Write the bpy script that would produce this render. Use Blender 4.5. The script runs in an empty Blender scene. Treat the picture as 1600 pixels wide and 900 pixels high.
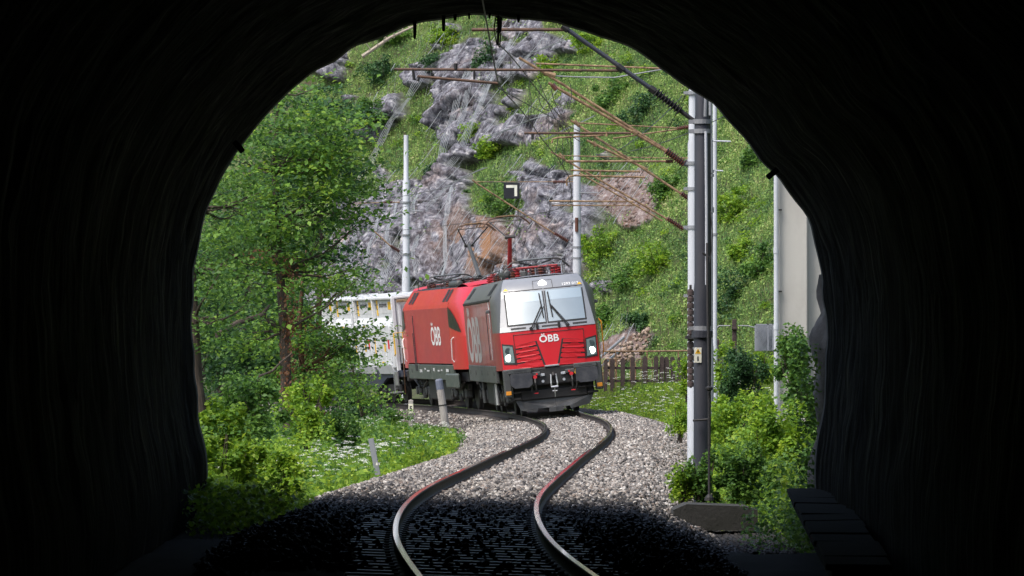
import bpy, math, random
import numpy as np
from mathutils import Matrix, Vector, noise as mnoise
rnd = random.Random(7)
rs = np.random.RandomState(11)
S = bpy.context.scene
COL = S.collection
PI = math.pi

# ------------------------------------------------------------------ camera, light
F = 8500.0      # focal length in photograph pixels (1600 wide): a long telephoto
EYE = 1.8       # eye height over the rails
cam = bpy.data.cameras.new('camera'); camo = bpy.data.objects.new('camera', cam); COL.objects.link(camo)
cam.sensor_width = 36.0; cam.lens = 36.0 * F / 1600.0
cam.clip_start = 0.5; cam.clip_end = 3000
camo.location = (0, 0, EYE)
camo.rotation_euler = (math.radians(90) + math.atan(99.0 / F), 0, 0)
S.camera = camo
S.render.resolution_x = 1024; S.render.resolution_y = 576
S.view_settings.view_transform = 'Standard'; S.view_settings.look = 'None'
S.view_settings.gamma = 1.0; S.view_settings.use_curve_mapping = False
S.view_settings.exposure = 0.8

SUN_EL, SUN_AZ = math.radians(56), math.radians(226)   # azimuth clockwise from +Y
wd = bpy.data.worlds.new('World'); S.world = wd; wd.use_nodes = True
nt = wd.node_tree; nt.nodes.clear()
sky = nt.nodes.new('ShaderNodeTexSky'); sky.sky_type = 'NISHITA'; sky.sun_disc = False
sky.sun_elevation = SUN_EL; sky.sun_rotation = SUN_AZ; sky.air_density = 1.0; sky.dust_density = 4.0; sky.ozone_density = 1.0
bg = nt.nodes.new('ShaderNodeBackground'); bg.inputs['Strength'].default_value = 0.15
wo = nt.nodes.new('ShaderNodeOutputWorld')
nt.links.new(sky.outputs[0], bg.inputs[0]); nt.links.new(bg.outputs[0], wo.inputs[0])
sl = bpy.data.lights.new('sun', 'SUN'); sl.energy = 1.5; sl.angle = math.radians(24); sl.color = (1.0, 0.96, 0.9)
so = bpy.data.objects.new('sun', sl); COL.objects.link(so)
sd = Vector((math.sin(SUN_AZ) * math.cos(SUN_EL), math.cos(SUN_AZ) * math.cos(SUN_EL), math.sin(SUN_EL)))
so.rotation_euler = sd.to_track_quat('Z', 'Y').to_euler(); so.location = (0, 60, 60)

# ------------------------------------------------------------------ helpers
def at(px, py, Y):
    """point at distance Y on the sight line that passes pixel px,py of the photograph"""
    return Vector(((px - 800.0) * Y / F, Y, EYE - (py - 549.0) * Y / F))

def props(o, label=None, cat=None, group=None, kind=None):
    if label: o['label'] = label
    if cat: o['category'] = cat
    if group: o['group'] = group
    if kind: o['kind'] = kind
    return o

def thing(name, label, cat, loc=(0, 0, 0), rot=(0, 0, 0), group=None):
    o = bpy.data.objects.new(name, None); COL.objects.link(o)
    o.empty_display_size = 0.2
    o.location = loc; o.rotation_euler = rot
    return props(o, label, cat, group)

def link(name, me, parent=None, m=None, smooth=False, local=True):
    o = bpy.data.objects.new(name, me); COL.objects.link(o)
    if m is not None:
        me.materials.clear()
        for mm in (m if isinstance(m, (list, tuple)) else [m]): me.materials.append(mm)
    if smooth: me.polygons.foreach_set('use_smooth', [True] * len(me.polygons))
    if parent is not None:
        o.parent = parent
        if not local:      # the mesh is in world coordinates: take the parents' placement out again
            M = Matrix.Identity(4); p = parent
            while p is not None:
                M = Matrix.LocRotScale(p.location, p.rotation_euler, p.scale) @ M; p = p.parent
            me.transform(M.inverted())
    return o

class MB:
    def __init__(s): s.v = []; s.f = []
    def add(s, vs, fs):
        n = len(s.v); s.v += [tuple(v) for v in vs]; s.f += [tuple(i + n for i in f) for f in fs]; return s
    def box(s, c, d, rot=None):
        hx, hy, hz = d[0] / 2, d[1] / 2, d[2] / 2
        vs = [Vector((x, y, z)) for x in (-hx, hx) for y in (-hy, hy) for z in (-hz, hz)]
        if rot is not None: vs = [rot @ v for v in vs]
        c = Vector(c)
        return s.add([v + c for v in vs], [(0, 1, 3, 2), (4, 6, 7, 5), (0, 4, 5, 1), (2, 3, 7, 6), (0, 2, 6, 4), (1, 5, 7, 3)])
    def bbox(s, c, d, b=0.02, rot=None):
        """box with chamfered edges"""
        h = [d[0] / 2, d[1] / 2, d[2] / 2]; b = min(b, min(h) * .9)
        vs = []; idx = {}
        for sx in (-1, 1):
            for sy in (-1, 1):
                for sz in (-1, 1):
                    for ax in range(3):
                        p = [sx * (h[0] - b), sy * (h[1] - b), sz * (h[2] - b)]
                        p[ax] = (sx, sy, sz)[ax] * h[ax]
                        idx[(sx, sy, sz, ax)] = len(vs); vs.append(Vector(p))
        fs = []
        for ax in range(3):
            o1, o2 = [a for a in range(3) if a != ax]
            for sg in (-1, 1):
                q = []
                for a, c2 in ((-1, -1), (1, -1), (1, 1), (-1, 1)):
                    k = [0, 0, 0]; k[ax] = sg; k[o1] = a; k[o2] = c2; q.append(idx[(k[0], k[1], k[2], ax)])
                fs.append(tuple(q))
        for ax in range(3):      # edge strips
            o1, o2 = [a for a in range(3) if a != ax]
            for a in (-1, 1):
                for c2 in (-1, 1):
                    k0 = [0, 0, 0]; k0[o1] = a; k0[o2] = c2; k1 = list(k0); k0[ax] = -1; k1[ax] = 1
                    fs.append((idx[(*k0, o1)], idx[(*k1, o1)], idx[(*k1, o2)], idx[(*k0, o2)]))
        for sx in (-1, 1):
            for sy in (-1, 1):
                for sz in (-1, 1): fs.append((idx[(sx, sy, sz, 0)], idx[(sx, sy, sz, 1)], idx[(sx, sy, sz, 2)]))
        if rot is not None: vs = [rot @ v for v in vs]
        c = Vector(c)
        return s.add([v + c for v in vs], fs)
    def tube(s, pts, r, n=8, cap=True):
        pts = [Vector(p) for p in pts]; m = len(pts)
        rr = r if isinstance(r, (list, tuple)) else [r] * m
        up = None; base = len(s.v); vs = []
        for i, p in enumerate(pts):
            t = (pts[min(i + 1, m - 1)] - pts[max(i - 1, 0)])
            if t.length < 1e-9: t = Vector((0, 0, 1))
            t.normalize()
            if up is None: up = Vector((0, 0, 1)) if abs(t.z) < .9 else Vector((1, 0, 0))
            a = t.cross(up)
            if a.length < 1e-6: a = t.orthogonal()
            a.normalize(); b = a.cross(t).normalized(); up = b
            for k in range(n):
                an = 2 * PI * k / n; vs.append(p + (a * math.cos(an) + b * math.sin(an)) * rr[i])
        fs = []
        for i in range(m - 1):
            for k in range(n):
                k2 = (k + 1) % n; fs.append((i * n + k, i * n + k2, (i + 1) * n + k2, (i + 1) * n + k))
        if cap: fs.append(tuple(range(n))); fs.append(tuple(range((m - 1) * n + n - 1, (m - 1) * n - 1, -1)))
        return s.add(vs, fs)
    def cyl(s, a, b, r, n=16): return s.tube([a, b], r, n)
    def lathe(s, a, b, prof, n=14):
        """profile of (fraction along a->b, radius)"""
        a = Vector(a); b = Vector(b)
        return s.tube([a.lerp(b, t) for t, _ in prof], [q for _, q in prof], n)
    def prism(s, poly, fn):
        """poly: list of 2-D points, fn(p, side) -> 3-D for side 0 and 1"""
        n = len(poly)
        vs = [fn(p, 0) for p in poly] + [fn(p, 1) for p in poly]
        fs = [tuple(range(n)), tuple(range(2 * n - 1, n - 1, -1))] + [(i, (i + 1) % n, (i + 1) % n + n, i + n) for i in range(n)]
        return s.add(vs, fs)
    def build(s, name, m, parent=None, smooth=False, local=True):
        me = bpy.data.meshes.new(name); me.from_pydata(s.v, [], s.f)
        import bmesh
        bm = bmesh.new(); bm.from_mesh(me); bmesh.ops.recalc_face_normals(bm, faces=bm.faces); bm.to_mesh(me); bm.free()
        o = link(name, me, parent, m, local=local)
        if smooth: shade_auto(me)
        return o

def shade_auto(me, ang=0.7):
    me.polygons.foreach_set('use_smooth', [True] * len(me.polygons))
    import bmesh
    bm = bmesh.new(); bm.from_mesh(me)
    for e in bm.edges:
        if len(e.link_faces) == 2 and e.calc_face_angle(0) > ang: e.smooth = False
    bm.to_mesh(me); bm.free()

def np_mesh(name, V, Fc, m=None, parent=None, smooth=False, local=True):
    V = np.asarray(V, np.float32).reshape(-1, 3); Fc = np.asarray(Fc, np.int32); k = Fc.shape[1]; n = len(Fc)
    me = bpy.data.meshes.new(name)
    me.vertices.add(len(V)); me.vertices.foreach_set('co', V.ravel())
    me.loops.add(n * k); me.loops.foreach_set('vertex_index', Fc.ravel())
    me.polygons.add(n); me.polygons.foreach_set('loop_start', np.arange(0, n * k, k, dtype=np.int32))
    me.update(calc_edges=True); me.validate()
    return link(name, me, parent, m, smooth, local)

def nat(t, y, tt):
    t = np.asarray(t, float); y = np.asarray(y, float); tt = np.asarray(tt, float)
    n = len(t); h = np.diff(t); A = np.zeros((n, n)); b = np.zeros(n); A[0, 0] = A[-1, -1] = 1
    for i in range(1, n - 1):
        A[i, i - 1] = h[i - 1]; A[i, i] = 2 * (h[i - 1] + h[i]); A[i, i + 1] = h[i]
        b[i] = 6 * ((y[i + 1] - y[i]) / h[i] - (y[i] - y[i - 1]) / h[i - 1])
    M = np.linalg.solve(A, b); i = np.clip(np.searchsorted(t, tt) - 1, 0, n - 2)
    a = t[i + 1] - tt; c = tt - t[i]; hh = h[i]
    return M[i] * a**3 / 6 / hh + M[i + 1] * c**3 / 6 / hh + (y[i] / hh - M[i] * hh / 6) * a + (y[i + 1] / hh - M[i + 1] * hh / 6) * c

# vectorised value noise
_tab = rs.rand(64, 64, 64)
def vn(x, y, z=0.0):
    x = np.asarray(x, float); y = np.asarray(y, float); z = np.asarray(z, float) + np.zeros_like(x + y)
    x = x + np.zeros_like(z); y = y + np.zeros_like(z)
    xi = np.floor(x).astype(int); yi = np.floor(y).astype(int); zi = np.floor(z).astype(int)
    fx = x - xi; fy = y - yi; fz = z - zi
    fx = fx * fx * (3 - 2 * fx); fy = fy * fy * (3 - 2 * fy); fz = fz * fz * (3 - 2 * fz)
    r = 0
    for a in (0, 1):
        for b in (0, 1):
            for c in (0, 1):
                w = (fx if a else 1 - fx) * (fy if b else 1 - fy) * (fz if c else 1 - fz)
                r = r + w * _tab[(xi + a) & 63, (yi + b) & 63, (zi + c) & 63]
    return r * 2 - 1
def fbm(x, y, z=0.0, o=4):
    r = 0; a = 1; s = 0
    for k in range(o):
        r = r + a * vn(np.asarray(x) * 2**k + 7.3 * k, np.asarray(y) * 2**k + 3.1 * k, np.asarray(z) * 2**k); s += a; a *= .5
    return r / s
def sstep(a, b, x):
    t = np.clip((np.asarray(x, float) - a) / (b - a), 0, 1); return t * t * (3 - 2 * t)

# ------------------------------------------------------------------ materials
def newmat(name):
    m = bpy.data.materials.new(name); m.use_nodes = True; n = m.node_tree
    return m, n, n.nodes['Principled BSDF'], n.nodes['Material Output']
def node(n, t, **k):
    x = n.nodes.new(t)
    for a, b in k.items(): setattr(x, a, b)
    return x
def ramp(n, stops):
    r = node(n, 'ShaderNodeValToRGB'); e = r.color_ramp.elements
    while len(e) < len(stops): e.new(0.5)
    for i, (p, c) in enumerate(stops): e[i].position = p; e[i].color = (*c, 1) if len(c) == 3 else c
    return r
def noisen(n, scale, detail=4, rough=.55, coord='Object', vec=None, stretch=None):
    tc = node(n, 'ShaderNodeTexCoord'); src = tc.outputs[coord]
    if stretch:
        mp = node(n, 'ShaderNodeMapping'); mp.inputs['Scale'].default_value = stretch; n.links.new(src, mp.inputs[0]); src = mp.outputs[0]
    t = node(n, 'ShaderNodeTexNoise'); t.inputs['Scale'].default_value = scale; t.inputs['Detail'].default_value = detail
    t.inputs['Roughness'].default_value = rough; n.links.new(src, t.inputs['Vector']); return t
def worn(name, c, c2=None, rough=.5, metal=0.0, scale=3.0, amount=.5, bump=.0, bscale=30, stretch=None, spec=.5, coat=0.0, lo=.42, hi=.68):
    """paint, metal, concrete: base colour c with patches of c2"""
    m, n, p, o = newmat(name)
    if c2 is None: c2 = tuple(x * .55 for x in c)
    t = noisen(n, scale, 6, .62, stretch=stretch)
    mid = tuple(a * (1 - amount) + b * amount for a, b in zip(c, c2))
    r = ramp(n, [(lo, c), (hi, mid)]); n.links.new(t.outputs[0], r.inputs[0])
    n.links.new(r.outputs[0], p.inputs['Base Color'])
    rr = node(n, 'ShaderNodeMapRange'); rr.inputs[3].default_value = max(.02, rough - .08); rr.inputs[4].default_value = min(1, rough + .15)
    n.links.new(t.outputs[0], rr.inputs[0]); n.links.new(rr.outputs[0], p.inputs['Roughness'])
    p.inputs['Metallic'].default_value = metal; p.inputs['Specular IOR Level'].default_value = spec; p.inputs['Coat Weight'].default_value = coat
    if bump:
        t2 = noisen(n, bscale, 5, .6, stretch=stretch); b = node(n, 'ShaderNodeBump'); b.inputs['Strength'].default_value = bump; b.inputs['Distance'].default_value = .02
        n.links.new(t2.outputs[0], b.inputs['Height']); n.links.new(b.outputs[0], p.inputs['Normal'])
    return m
def leafmat(name, cols, scale=.8, trans=.32, rough=.55, sat=1.0):
    """leaf colours picked per leaf and per patch; light passes through"""
    m, n, p, o = newmat(name)
    g = node(n, 'ShaderNodeNewGeometry')
    k = len(cols)
    t = noisen(n, scale, 3, .6, coord='Object')
    mul = node(n, 'ShaderNodeMath', operation='MULTIPLY_ADD'); mul.inputs[1].default_value = .55; n.links.new(g.outputs['Random Per Island'], mul.inputs[0])
    mr = node(n, 'ShaderNodeMapRange'); mr.inputs[1].default_value = .3; mr.inputs[2].default_value = .7; mr.inputs[3].default_value = -.05; mr.inputs[4].default_value = .5
    n.links.new(t.outputs[0], mr.inputs[0]); n.links.new(mr.outputs[0], mul.inputs[2])
    r = ramp(n, [(i / (k - 1), c) for i, c in enumerate(cols)]); n.links.new(mul.outputs[0], r.inputs[0])
    n.links.new(r.outputs[0], p.inputs['Base Color']); p.inputs['Roughness'].default_value = rough; p.inputs['Specular IOR Level'].default_value = .35
    tr = node(n, 'ShaderNodeBsdfTranslucent'); hs = node(n, 'ShaderNodeHueSaturation'); hs.inputs['Value'].default_value = 1.5; hs.inputs['Hue'].default_value = .485
    n.links.new(r.outputs[0], hs.inputs['Color']); n.links.new(hs.outputs[0], tr.inputs[0])
    mx = node(n, 'ShaderNodeMixShader'); mx.inputs[0].default_value = trans
    n.links.new(p.outputs[0], mx.inputs[1]); n.links.new(tr.outputs[0], mx.inputs[2]); n.links.new(mx.outputs[0], o.inputs[0])
    return m
def stonemat(name, cols, rough=.85):
    m, n, p, o = newmat(name); g = node(n, 'ShaderNodeNewGeometry')
    r = ramp(n, [(i / (len(cols) - 1), c) for i, c in enumerate(cols)]); n.links.new(g.outputs['Random Per Island'], r.inputs[0])
    t = noisen(n, 25, 3); mx = node(n, 'ShaderNodeMix', data_type='RGBA', blend_type='MULTIPLY'); mx.inputs[0].default_value = .45
    r2 = ramp(n, [(.3, (.55, .5, .48)), (.7, (1.1, 1.1, 1.1))]); n.links.new(t.outputs[0], r2.inputs[0])
    n.links.new(r.outputs[0], mx.inputs[6]); n.links.new(r2.outputs[0], mx.inputs[7]); n.links.new(mx.outputs[2], p.inputs['Base Color'])
    p.inputs['Roughness'].default_value = rough
    return m
def glow(name, c, s):
    m, n, p, o = newmat(name); p.inputs['Base Color'].default_value = (*c, 1); p.inputs['Emission Color'].default_value = (*c, 1); p.inputs['Emission Strength'].default_value = s
    return m

M = dict(
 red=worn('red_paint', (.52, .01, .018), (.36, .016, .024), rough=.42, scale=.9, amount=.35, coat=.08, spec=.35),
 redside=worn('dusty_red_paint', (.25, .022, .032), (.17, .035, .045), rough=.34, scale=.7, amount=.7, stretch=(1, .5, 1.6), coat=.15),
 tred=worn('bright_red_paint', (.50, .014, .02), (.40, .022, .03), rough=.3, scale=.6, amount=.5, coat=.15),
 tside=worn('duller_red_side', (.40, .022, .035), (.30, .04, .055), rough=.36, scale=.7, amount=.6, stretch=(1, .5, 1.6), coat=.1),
 silver=worn('light_grey_paint', (.23, .245, .27), (.16, .17, .19), rough=.3, scale=1.5, amount=.5, coat=.2),
 dgrey=worn('dark_grey_paint', (.085, .09, .095), (.13, .13, .125), rough=.38, scale=1.2, amount=.7),
 sill=worn('grimy_grey_paint', (.06, .066, .068), (.04, .04, .038), rough=.5, scale=2.2, amount=.8),
 tsill=worn('grey_green_paint', (.055, .07, .062), (.13, .135, .12), rough=.5, scale=2.6, amount=.5, lo=.5, hi=.62),
 black=worn('black_rubber', (.012, .012, .013), (.03, .028, .026), rough=.6, scale=4),
 frame=worn('sooty_running_gear', (.012, .012, .013), (.03, .026, .024), rough=.6, scale=5, bump=.2, bscale=20),
 buffer=worn('buffer_plate', (.032, .034, .042), (.09, .09, .095), rough=.4, scale=4, amount=.6),
 plough=worn('plough_grey', (.065, .068, .072), (.035, .033, .03), rough=.5, scale=3, amount=.7),
 steel=worn('bright_steel', (.45, .46, .48), (.25, .25, .26), rough=.35, metal=.8, scale=8),
 chrome=worn('galvanised_link', (.6, .62, .66), (.4, .4, .42), rough=.3, metal=.6, scale=8),
 white=worn('white_lettering', (.72, .73, .73), (.6, .6, .6), rough=.4, scale=4, amount=.3),
 greylet=worn('grey_lettering', (.36, .35, .36), (.3, .27, .28), rough=.4, scale=2, amount=.6),
 yellow=worn('yellow_marking', (.75, .45, .02), (.6, .34, .02), rough=.45, scale=5, amount=.4),
 orange=worn('orange_reflector', (.72, .28, .02), (.5, .2, .02), rough=.35, scale=9),
 redcap=worn('red_tap', (.6, .02, .03), None, rough=.4, scale=9),
 hose=worn('hose_rubber', (.02, .02, .02), None, rough=.55, scale=9),
 cwhite=worn('white_container_paint', (.56, .58, .60), (.34, .34, .33), rough=.45, scale=1.6, amount=.35, lo=.5, hi=.75),
 label=worn('pale_label', (.58, .59, .6), (.36, .36, .36), rough=.5, scale=4),
 ink=worn('dark_print', (.03, .03, .035), None, rough=.5, scale=4),
 blue=worn('navy_wagon_frame', (.02, .028, .055), (.04, .04, .045), rough=.5, scale=3, amount=.8),
 insul=worn('brown_insulator', (.12, .045, .032), (.07, .03, .025), rough=.3, scale=12, amount=.6),
 redins=worn('red_insulator', (.34, .03, .035), (.2, .02, .02), rough=.4, scale=12),
 rust=worn('rusty_tube', (.30, .20, .11), (.11, .06, .035), rough=.65, scale=9, amount=.9, lo=.4, hi=.6),
 drust=worn('dark_rusty_tube', (.12, .06, .032), (.04, .03, .025), rough=.6, scale=9, amount=.9),
 wire=worn('dark_wire', (.035, .035, .035), (.06, .05, .045), rough=.5, scale=9),
 galv=worn('galvanised_mast', (.26, .275, .3), (.2, .21, .22), rough=.5, metal=.1, scale=2, amount=.7, stretch=(1, 1, .3)),
 wmast=worn('pale_mast', (.50, .53, .58), (.36, .38, .4), rough=.5, scale=2.5, amount=.6, stretch=(1, 1, .3)),
 dmast=worn('slate_grey_mast', (.032, .036, .05), (.05, .052, .062), rough=.5, scale=3, amount=.8, bump=.1, bscale=60, stretch=(1, 1, .3)),
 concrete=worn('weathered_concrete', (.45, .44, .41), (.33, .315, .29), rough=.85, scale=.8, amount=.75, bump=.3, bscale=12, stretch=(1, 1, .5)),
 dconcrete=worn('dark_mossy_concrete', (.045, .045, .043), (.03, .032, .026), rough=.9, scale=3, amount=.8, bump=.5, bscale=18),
 trough=worn('black_concrete', (.006, .006, .006), (.012, .012, .011), rough=.95, scale=3, amount=.8, bump=.6, bscale=12, spec=.1),  # very dark concrete for the trough and its slabs
 pile=worn('weathered_post', (.33, .31, .29), (.17, .155, .15), rough=.85, scale=6, amount=.8, bump=.4, bscale=25, stretch=(1, 1, .25)),
 pilecap=worn('faded_blue_band', (.12, .14, .2), (.18, .18, .2), rough=.7, scale=7),
 picket=worn('old_brown_picket', (.06, .042, .04), (.03, .022, .02), rough=.9, scale=4, amount=.8, bump=.4, bscale=16),
 plate=worn('cream_plate', (.68, .66, .52), (.5, .48, .38), rough=.5, scale=6),
 rockrub=worn('pale_rubble', (.36, .29, .23), (.2, .12, .08), rough=.95, scale=4, amount=.9, bump=1, bscale=14),
 deadwood=worn('bleached_dead_wood', (.38, .33, .27), (.24, .19, .15), rough=.9, scale=6, amount=.7),
 bark=worn('brown_bark', (.085, .066, .052), (.04, .032, .027), rough=.95, scale=9, amount=.9, bump=.8, bscale=22, stretch=(1, 1, .3)),
 ivybark=worn('red_brown_bark', (.15, .075, .045), (.05, .035, .03), rough=.95, scale=10, amount=.9, bump=.8, bscale=22),
 mesh=worn('grey_fence_mesh', (.24, .26, .3), (.17, .18, .21), rough=.6, scale=5),
 net=worn('galvanised_netting', (.34, .37, .39), (.24, .26, .28), rough=.5, scale=5),
 flower=worn('white_umbel', (.78, .79, .74), (.6, .65, .52), rough=.8, scale=20, amount=.5),
 lamp=glow('lit_headlamp', (1, .97, .86), 3.5),
 lens=worn('unlit_lens', (.05, .07, .075), (.12, .15, .15), rough=.12, scale=7),
 lampbox=worn('headlamp_housing', (.16, .22, .22), (.1, .13, .14), rough=.2, scale=5),
 signblk=worn('sign_black', (.012, .013, .02), None, rough=.4, scale=4),
 signwht=worn('sign_cream', (.8, .8, .7), None, rough=.4, scale=4),
)
def glassmat(name, c, metal, rough):
    m, n, p, o = newmat(name)
    t = noisen(n, 1.3, 3); r = ramp(n, [(.35, c), (.65, tuple(min(1, x * 1.1) for x in c))]); n.links.new(t.outputs[0], r.inputs[0]); n.links.new(r.outputs[0], p.inputs['Base Color'])
    p.inputs['Metallic'].default_value = metal; p.inputs['Roughness'].default_value = rough; p.inputs['Coat Weight'].default_value = 1.0; p.inputs['Coat Roughness'].default_value = .04
    return m
M['screen'] = glassmat('coated_windscreen', (.33, .385, .40), .45, .1)
M['blind'] = glassmat('sun_blind_glass', (.42, .50, .53), .4, .15)
M['sidewin'] = worn('tinted_side_window', (.012, .014, .017), None, rough=.3, scale=3, spec=.3)
M['dglass'] = glassmat('dark_cab_glass', (.012, .016, .02), 0, .08)
# ------------------------------------------------------------------ track line
TK = [-12, 20, 34, 46, 52, 58, 64, 70, 76, 84, 92, 100, 110, 120, 130, 140, 150, 156, 164, 173, 183, 193, 203, 213, 223, 233, 241, 247, 252]
TX = [3.3, 1.55, .62, -.084, -.347, -.463, -.466, -.374, -.199, .093, .404, .739, 1.142, 1.428, 1.567, 1.542, 1.31, 1.14, .78, .12, -.95, -2.45, -4.85, -7.7, -11.1, -15.2, -19.4, -24.5, -31]
TZK = [-12, 40, 46, 52, 58, 64, 70, 76, 84, 92, 100, 110, 120, 130, 140, 150, 160, 260]
TZ = [-.1, -.08, -.048, -.014, .008, .012, .008, .002, .002, .013, .025, .033, .033, .026, .021, .012, .0, .0]
_g = np.linspace(-12, 252, 1060)
_gx = nat(TK, TX, _g); _gz = nat(TZK, TZ, _g); _gc = np.interp(_g, [46, 75, 100, 125, 150, 160], [-.05, -.05, .02, .09, .13, .15])
def tx(Y): return np.interp(Y, _g, _gx)
def tz(Y): return np.interp(Y, _g, _gz)
def tc(Y): return np.interp(Y, _g, _gc)
def th(Y): return np.arctan((tx(np.asarray(Y) + .5) - tx(np.asarray(Y) - .5)))
def ride(Y, u, w):
    """point u metres right of the track centre line and w above the running plane at distance Y"""
    a = th(Y); r = tc(Y) / 1.507
    return np.stack([tx(Y) + u * np.cos(a) - w * r, Y - u * np.sin(a), tz(Y) + w + u * r], -1)

# ------------------------------------------------------------------ setting: ground sheet with the rock slope behind the line
BASE = np.array([(19, 40), (18, 90), (17, 150), (14.5, 184), (9, 201), (3, 214), (-5, 231), (-15, 250), (-40, 269), (-140, 300)], float)
def ground_z(X, Y):
    X = np.asarray(X, float); Y = np.asarray(Y, float)
    d = X - tx(np.clip(Y, -12, 250))
    near = 1 - sstep(68, 84, Y)
    left = -.62 + .34 * near - .35 * sstep(-6, -20, d)
    right = -.6 + 1.15 * sstep(120, 185, Y) * sstep(2.5, 5.5, d) + .25 * sstep(4, 14, d)
    z = np.where(d < 0, left, right)
    z = z + .10 * fbm(X * .45, Y * .25) * sstep(2.4, 4, np.abs(d)) - .08
    return z
def grid_mesh(name, xs, ys, zf, m):
    X, Y = np.meshgrid(xs, ys); Z = zf(X, Y)
    V = np.stack([X, Y, Z], -1).reshape(-1, 3); nx = len(xs); ny = len(ys)
    i = (np.arange(ny - 1)[:, None] * nx + np.arange(nx - 1)[None, :]).ravel()
    Fc = np.stack([i, i + 1, i + nx + 1, i + nx], -1)
    return np_mesh(name, V, Fc, m, smooth=True)
m, n, p, o = newmat('soil_and_moss')
t = noisen(n, .9, 6, .65); r = ramp(n, [(.3, (.035, .03, .02)), (.5, (.05, .06, .022)), (.7, (.06, .09, .025))])
n.links.new(t.outputs[0], r.inputs[0]); n.links.new(r.outputs[0], p.inputs['Base Color']); p.inputs['Roughness'].default_value = 1
M['soil'] = m
xs = np.unique(np.r_[np.linspace(-900, -30, 12), np.linspace(-30, -14, 14), np.linspace(-14, 20, 120), np.linspace(20, 40, 10), np.linspace(40, 900, 12)])
ys = np.unique(np.r_[np.linspace(-300, 30, 10), np.linspace(30, 60, 30), np.linspace(60, 225, 330), np.linspace(225, 300, 30), np.linspace(300, 1500, 10)])
props(grid_mesh('ground', xs, ys, ground_z, M['soil']), kind='structure')
M['shadefloor'] = worn('shade_painted_floor', (.004, .0038, .0035), (.009, .008, .0075), rough=1, scale=6, amount=.9, bump=1, bscale=14, spec=.1)  # near-black base paints the tunnel's shade onto floor and bed
props(grid_mesh('dark_floor_sheet', np.linspace(-5, 5.6, 60), np.linspace(-58, 66.4, 160), lambda X, Y: ground_z(X, Y) + .05 + .05 * fbm(X * 2, Y * 1.2), M['shadefloor']), kind='structure')  # dark sheet over the ground, standing in for the shade in the tunnel

# --- the slope: a surface laid out along its foot (t) and up its face (v)
seg = np.hypot(*np.diff(BASE, axis=0).T); BT = np.r_[0, np.cumsum(seg)]
def base_xy(t): return nat(BT, BASE[:, 0], t), nat(BT, BASE[:, 1], t)
def inpoly(x, y, P):
    c = np.zeros(x.shape, bool); j = len(P) - 1
    for i in range(len(P)):
        xi, yi = P[i]; xj, yj = P[j]
        c ^= ((yi > y) != (yj > y)) & (x < (xj - xi) * (y - yi) / (yj - yi + 1e-12) + xi); j = i
    return c
ROCK = [
 [(470, 500), (500, 425), (525, 378), (560, 345), (600, 302), (640, 278), (672, 292), (690, 285), (712, 262), (738, 272), (733, 332), (790, 346), (850, 335), (835, 302), (795, 272), (830, 246), (852, 262), (905, 288), (935, 300), (955, 350), (925, 390), (915, 440), (905, 500)],
 [(697, 92), (728, 58), (752, 62), (770, 104), (800, 70), (850, 52), (884, 58), (866, 92), (835, 128), (822, 160), (785, 190), (742, 222), (704, 238), (688, 200), (704, 150)],
 [(735, 215), (800, 190), (860, 168), (884, 188), (852, 215), (792, 238), (752, 262), (704, 272), (682, 300), (655, 292), (688, 244)],
 [(636, 112), (682, 88), (700, 100), (690, 132), (648, 140)], [(562, 222), (590, 168), (626, 148), (642, 170), (622, 200), (592, 232)],
 [(850, 180), (880, 160), (905, 175), (880, 200)], [(780, 30), (840, 28), (850, 45), (800, 55)], [(880, 60), (915, 70), (905, 90), (870, 84)],
]
RED = [[(925, 292), (1000, 272), (1050, 288), (1034, 342), (992, 360), (955, 335)]]
RUB = [[(925, 568), (958, 530), (1002, 512), (1022, 530), (1000, 572)]]
tt = np.unique(np.r_[np.linspace(0, 120, 26), np.linspace(120, 148, 50), np.linspace(148, 222, 800), np.linspace(222, 330, 60)])
vv = np.r_[np.linspace(-2.5, 24, 320), np.linspace(24.2, 26, 8), np.linspace(26.6, 80, 26)]
T, V_ = np.meshgrid(tt, vv)
bx0, by0 = base_xy(tt); dx = np.gradient(bx0, tt); dy = np.gradient(by0, tt); L_ = np.hypot(dx, dy)
nxh = dy / L_; nyh = -dx / L_                    # points into the hill
flip = np.where(nyh + .3 * nxh < 0, -1, 1); nxh *= flip; nyh *= flip
for _ in range(12):
    nxh[1:-1] = (nxh[:-2] + nxh[1:-1] * 2 + nxh[2:]) / 4; nyh[1:-1] = (nyh[:-2] + nyh[1:-1] * 2 + nyh[2:]) / 4
def slope_profile(v):
    """(distance into the hill, height) for v metres up the face"""
    vk = np.array([-2.5, 0, 2, 5, 9, 13, 17, 22, 26, 80]); dk = np.array([-2.2, 0, 1.7, 3.2, 5.4, 8.3, 10.8, 14.0, 16.8, 62]); zk = np.array([-1.4, .2, 1.3, 4.0, 7.2, 10.2, 13.4, 17.2, 20.2, 48])
    return np.interp(v, vk, dk), np.interp(v, vk, zk)
D, Z = slope_profile(V_)
D = D + 1.1 * fbm(T * .16, V_ * .16, 3.3, 3) + .35 * sstep(60, 110, T)
X = bx0[None, :] + nxh[None, :] * D; Y = by0[None, :] + nyh[None, :] * D
X0, Y0, Z0 = X - nxh[None, :] * .95, Y - nyh[None, :] * .95, Z + .3
U = 800 + X * F / Y; W = 549 - (Z - EYE) * F / Y         # bearings, used to pick where stone shows
jx = 22 * fbm(X * .55, Z * .55, 1.7, 4); jy = 22 * fbm(X * .55 + 31, Z * .55, 5.1, 4)
rock = np.zeros(X.shape); red = np.zeros(X.shape)
for P in ROCK: rock = np.maximum(rock, inpoly(U + jx, W + jy, P))
for P in RED + RUB: q = inpoly(U + jx, W + jy, P); rock = np.maximum(rock, q); red = np.maximum(red, q)
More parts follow.
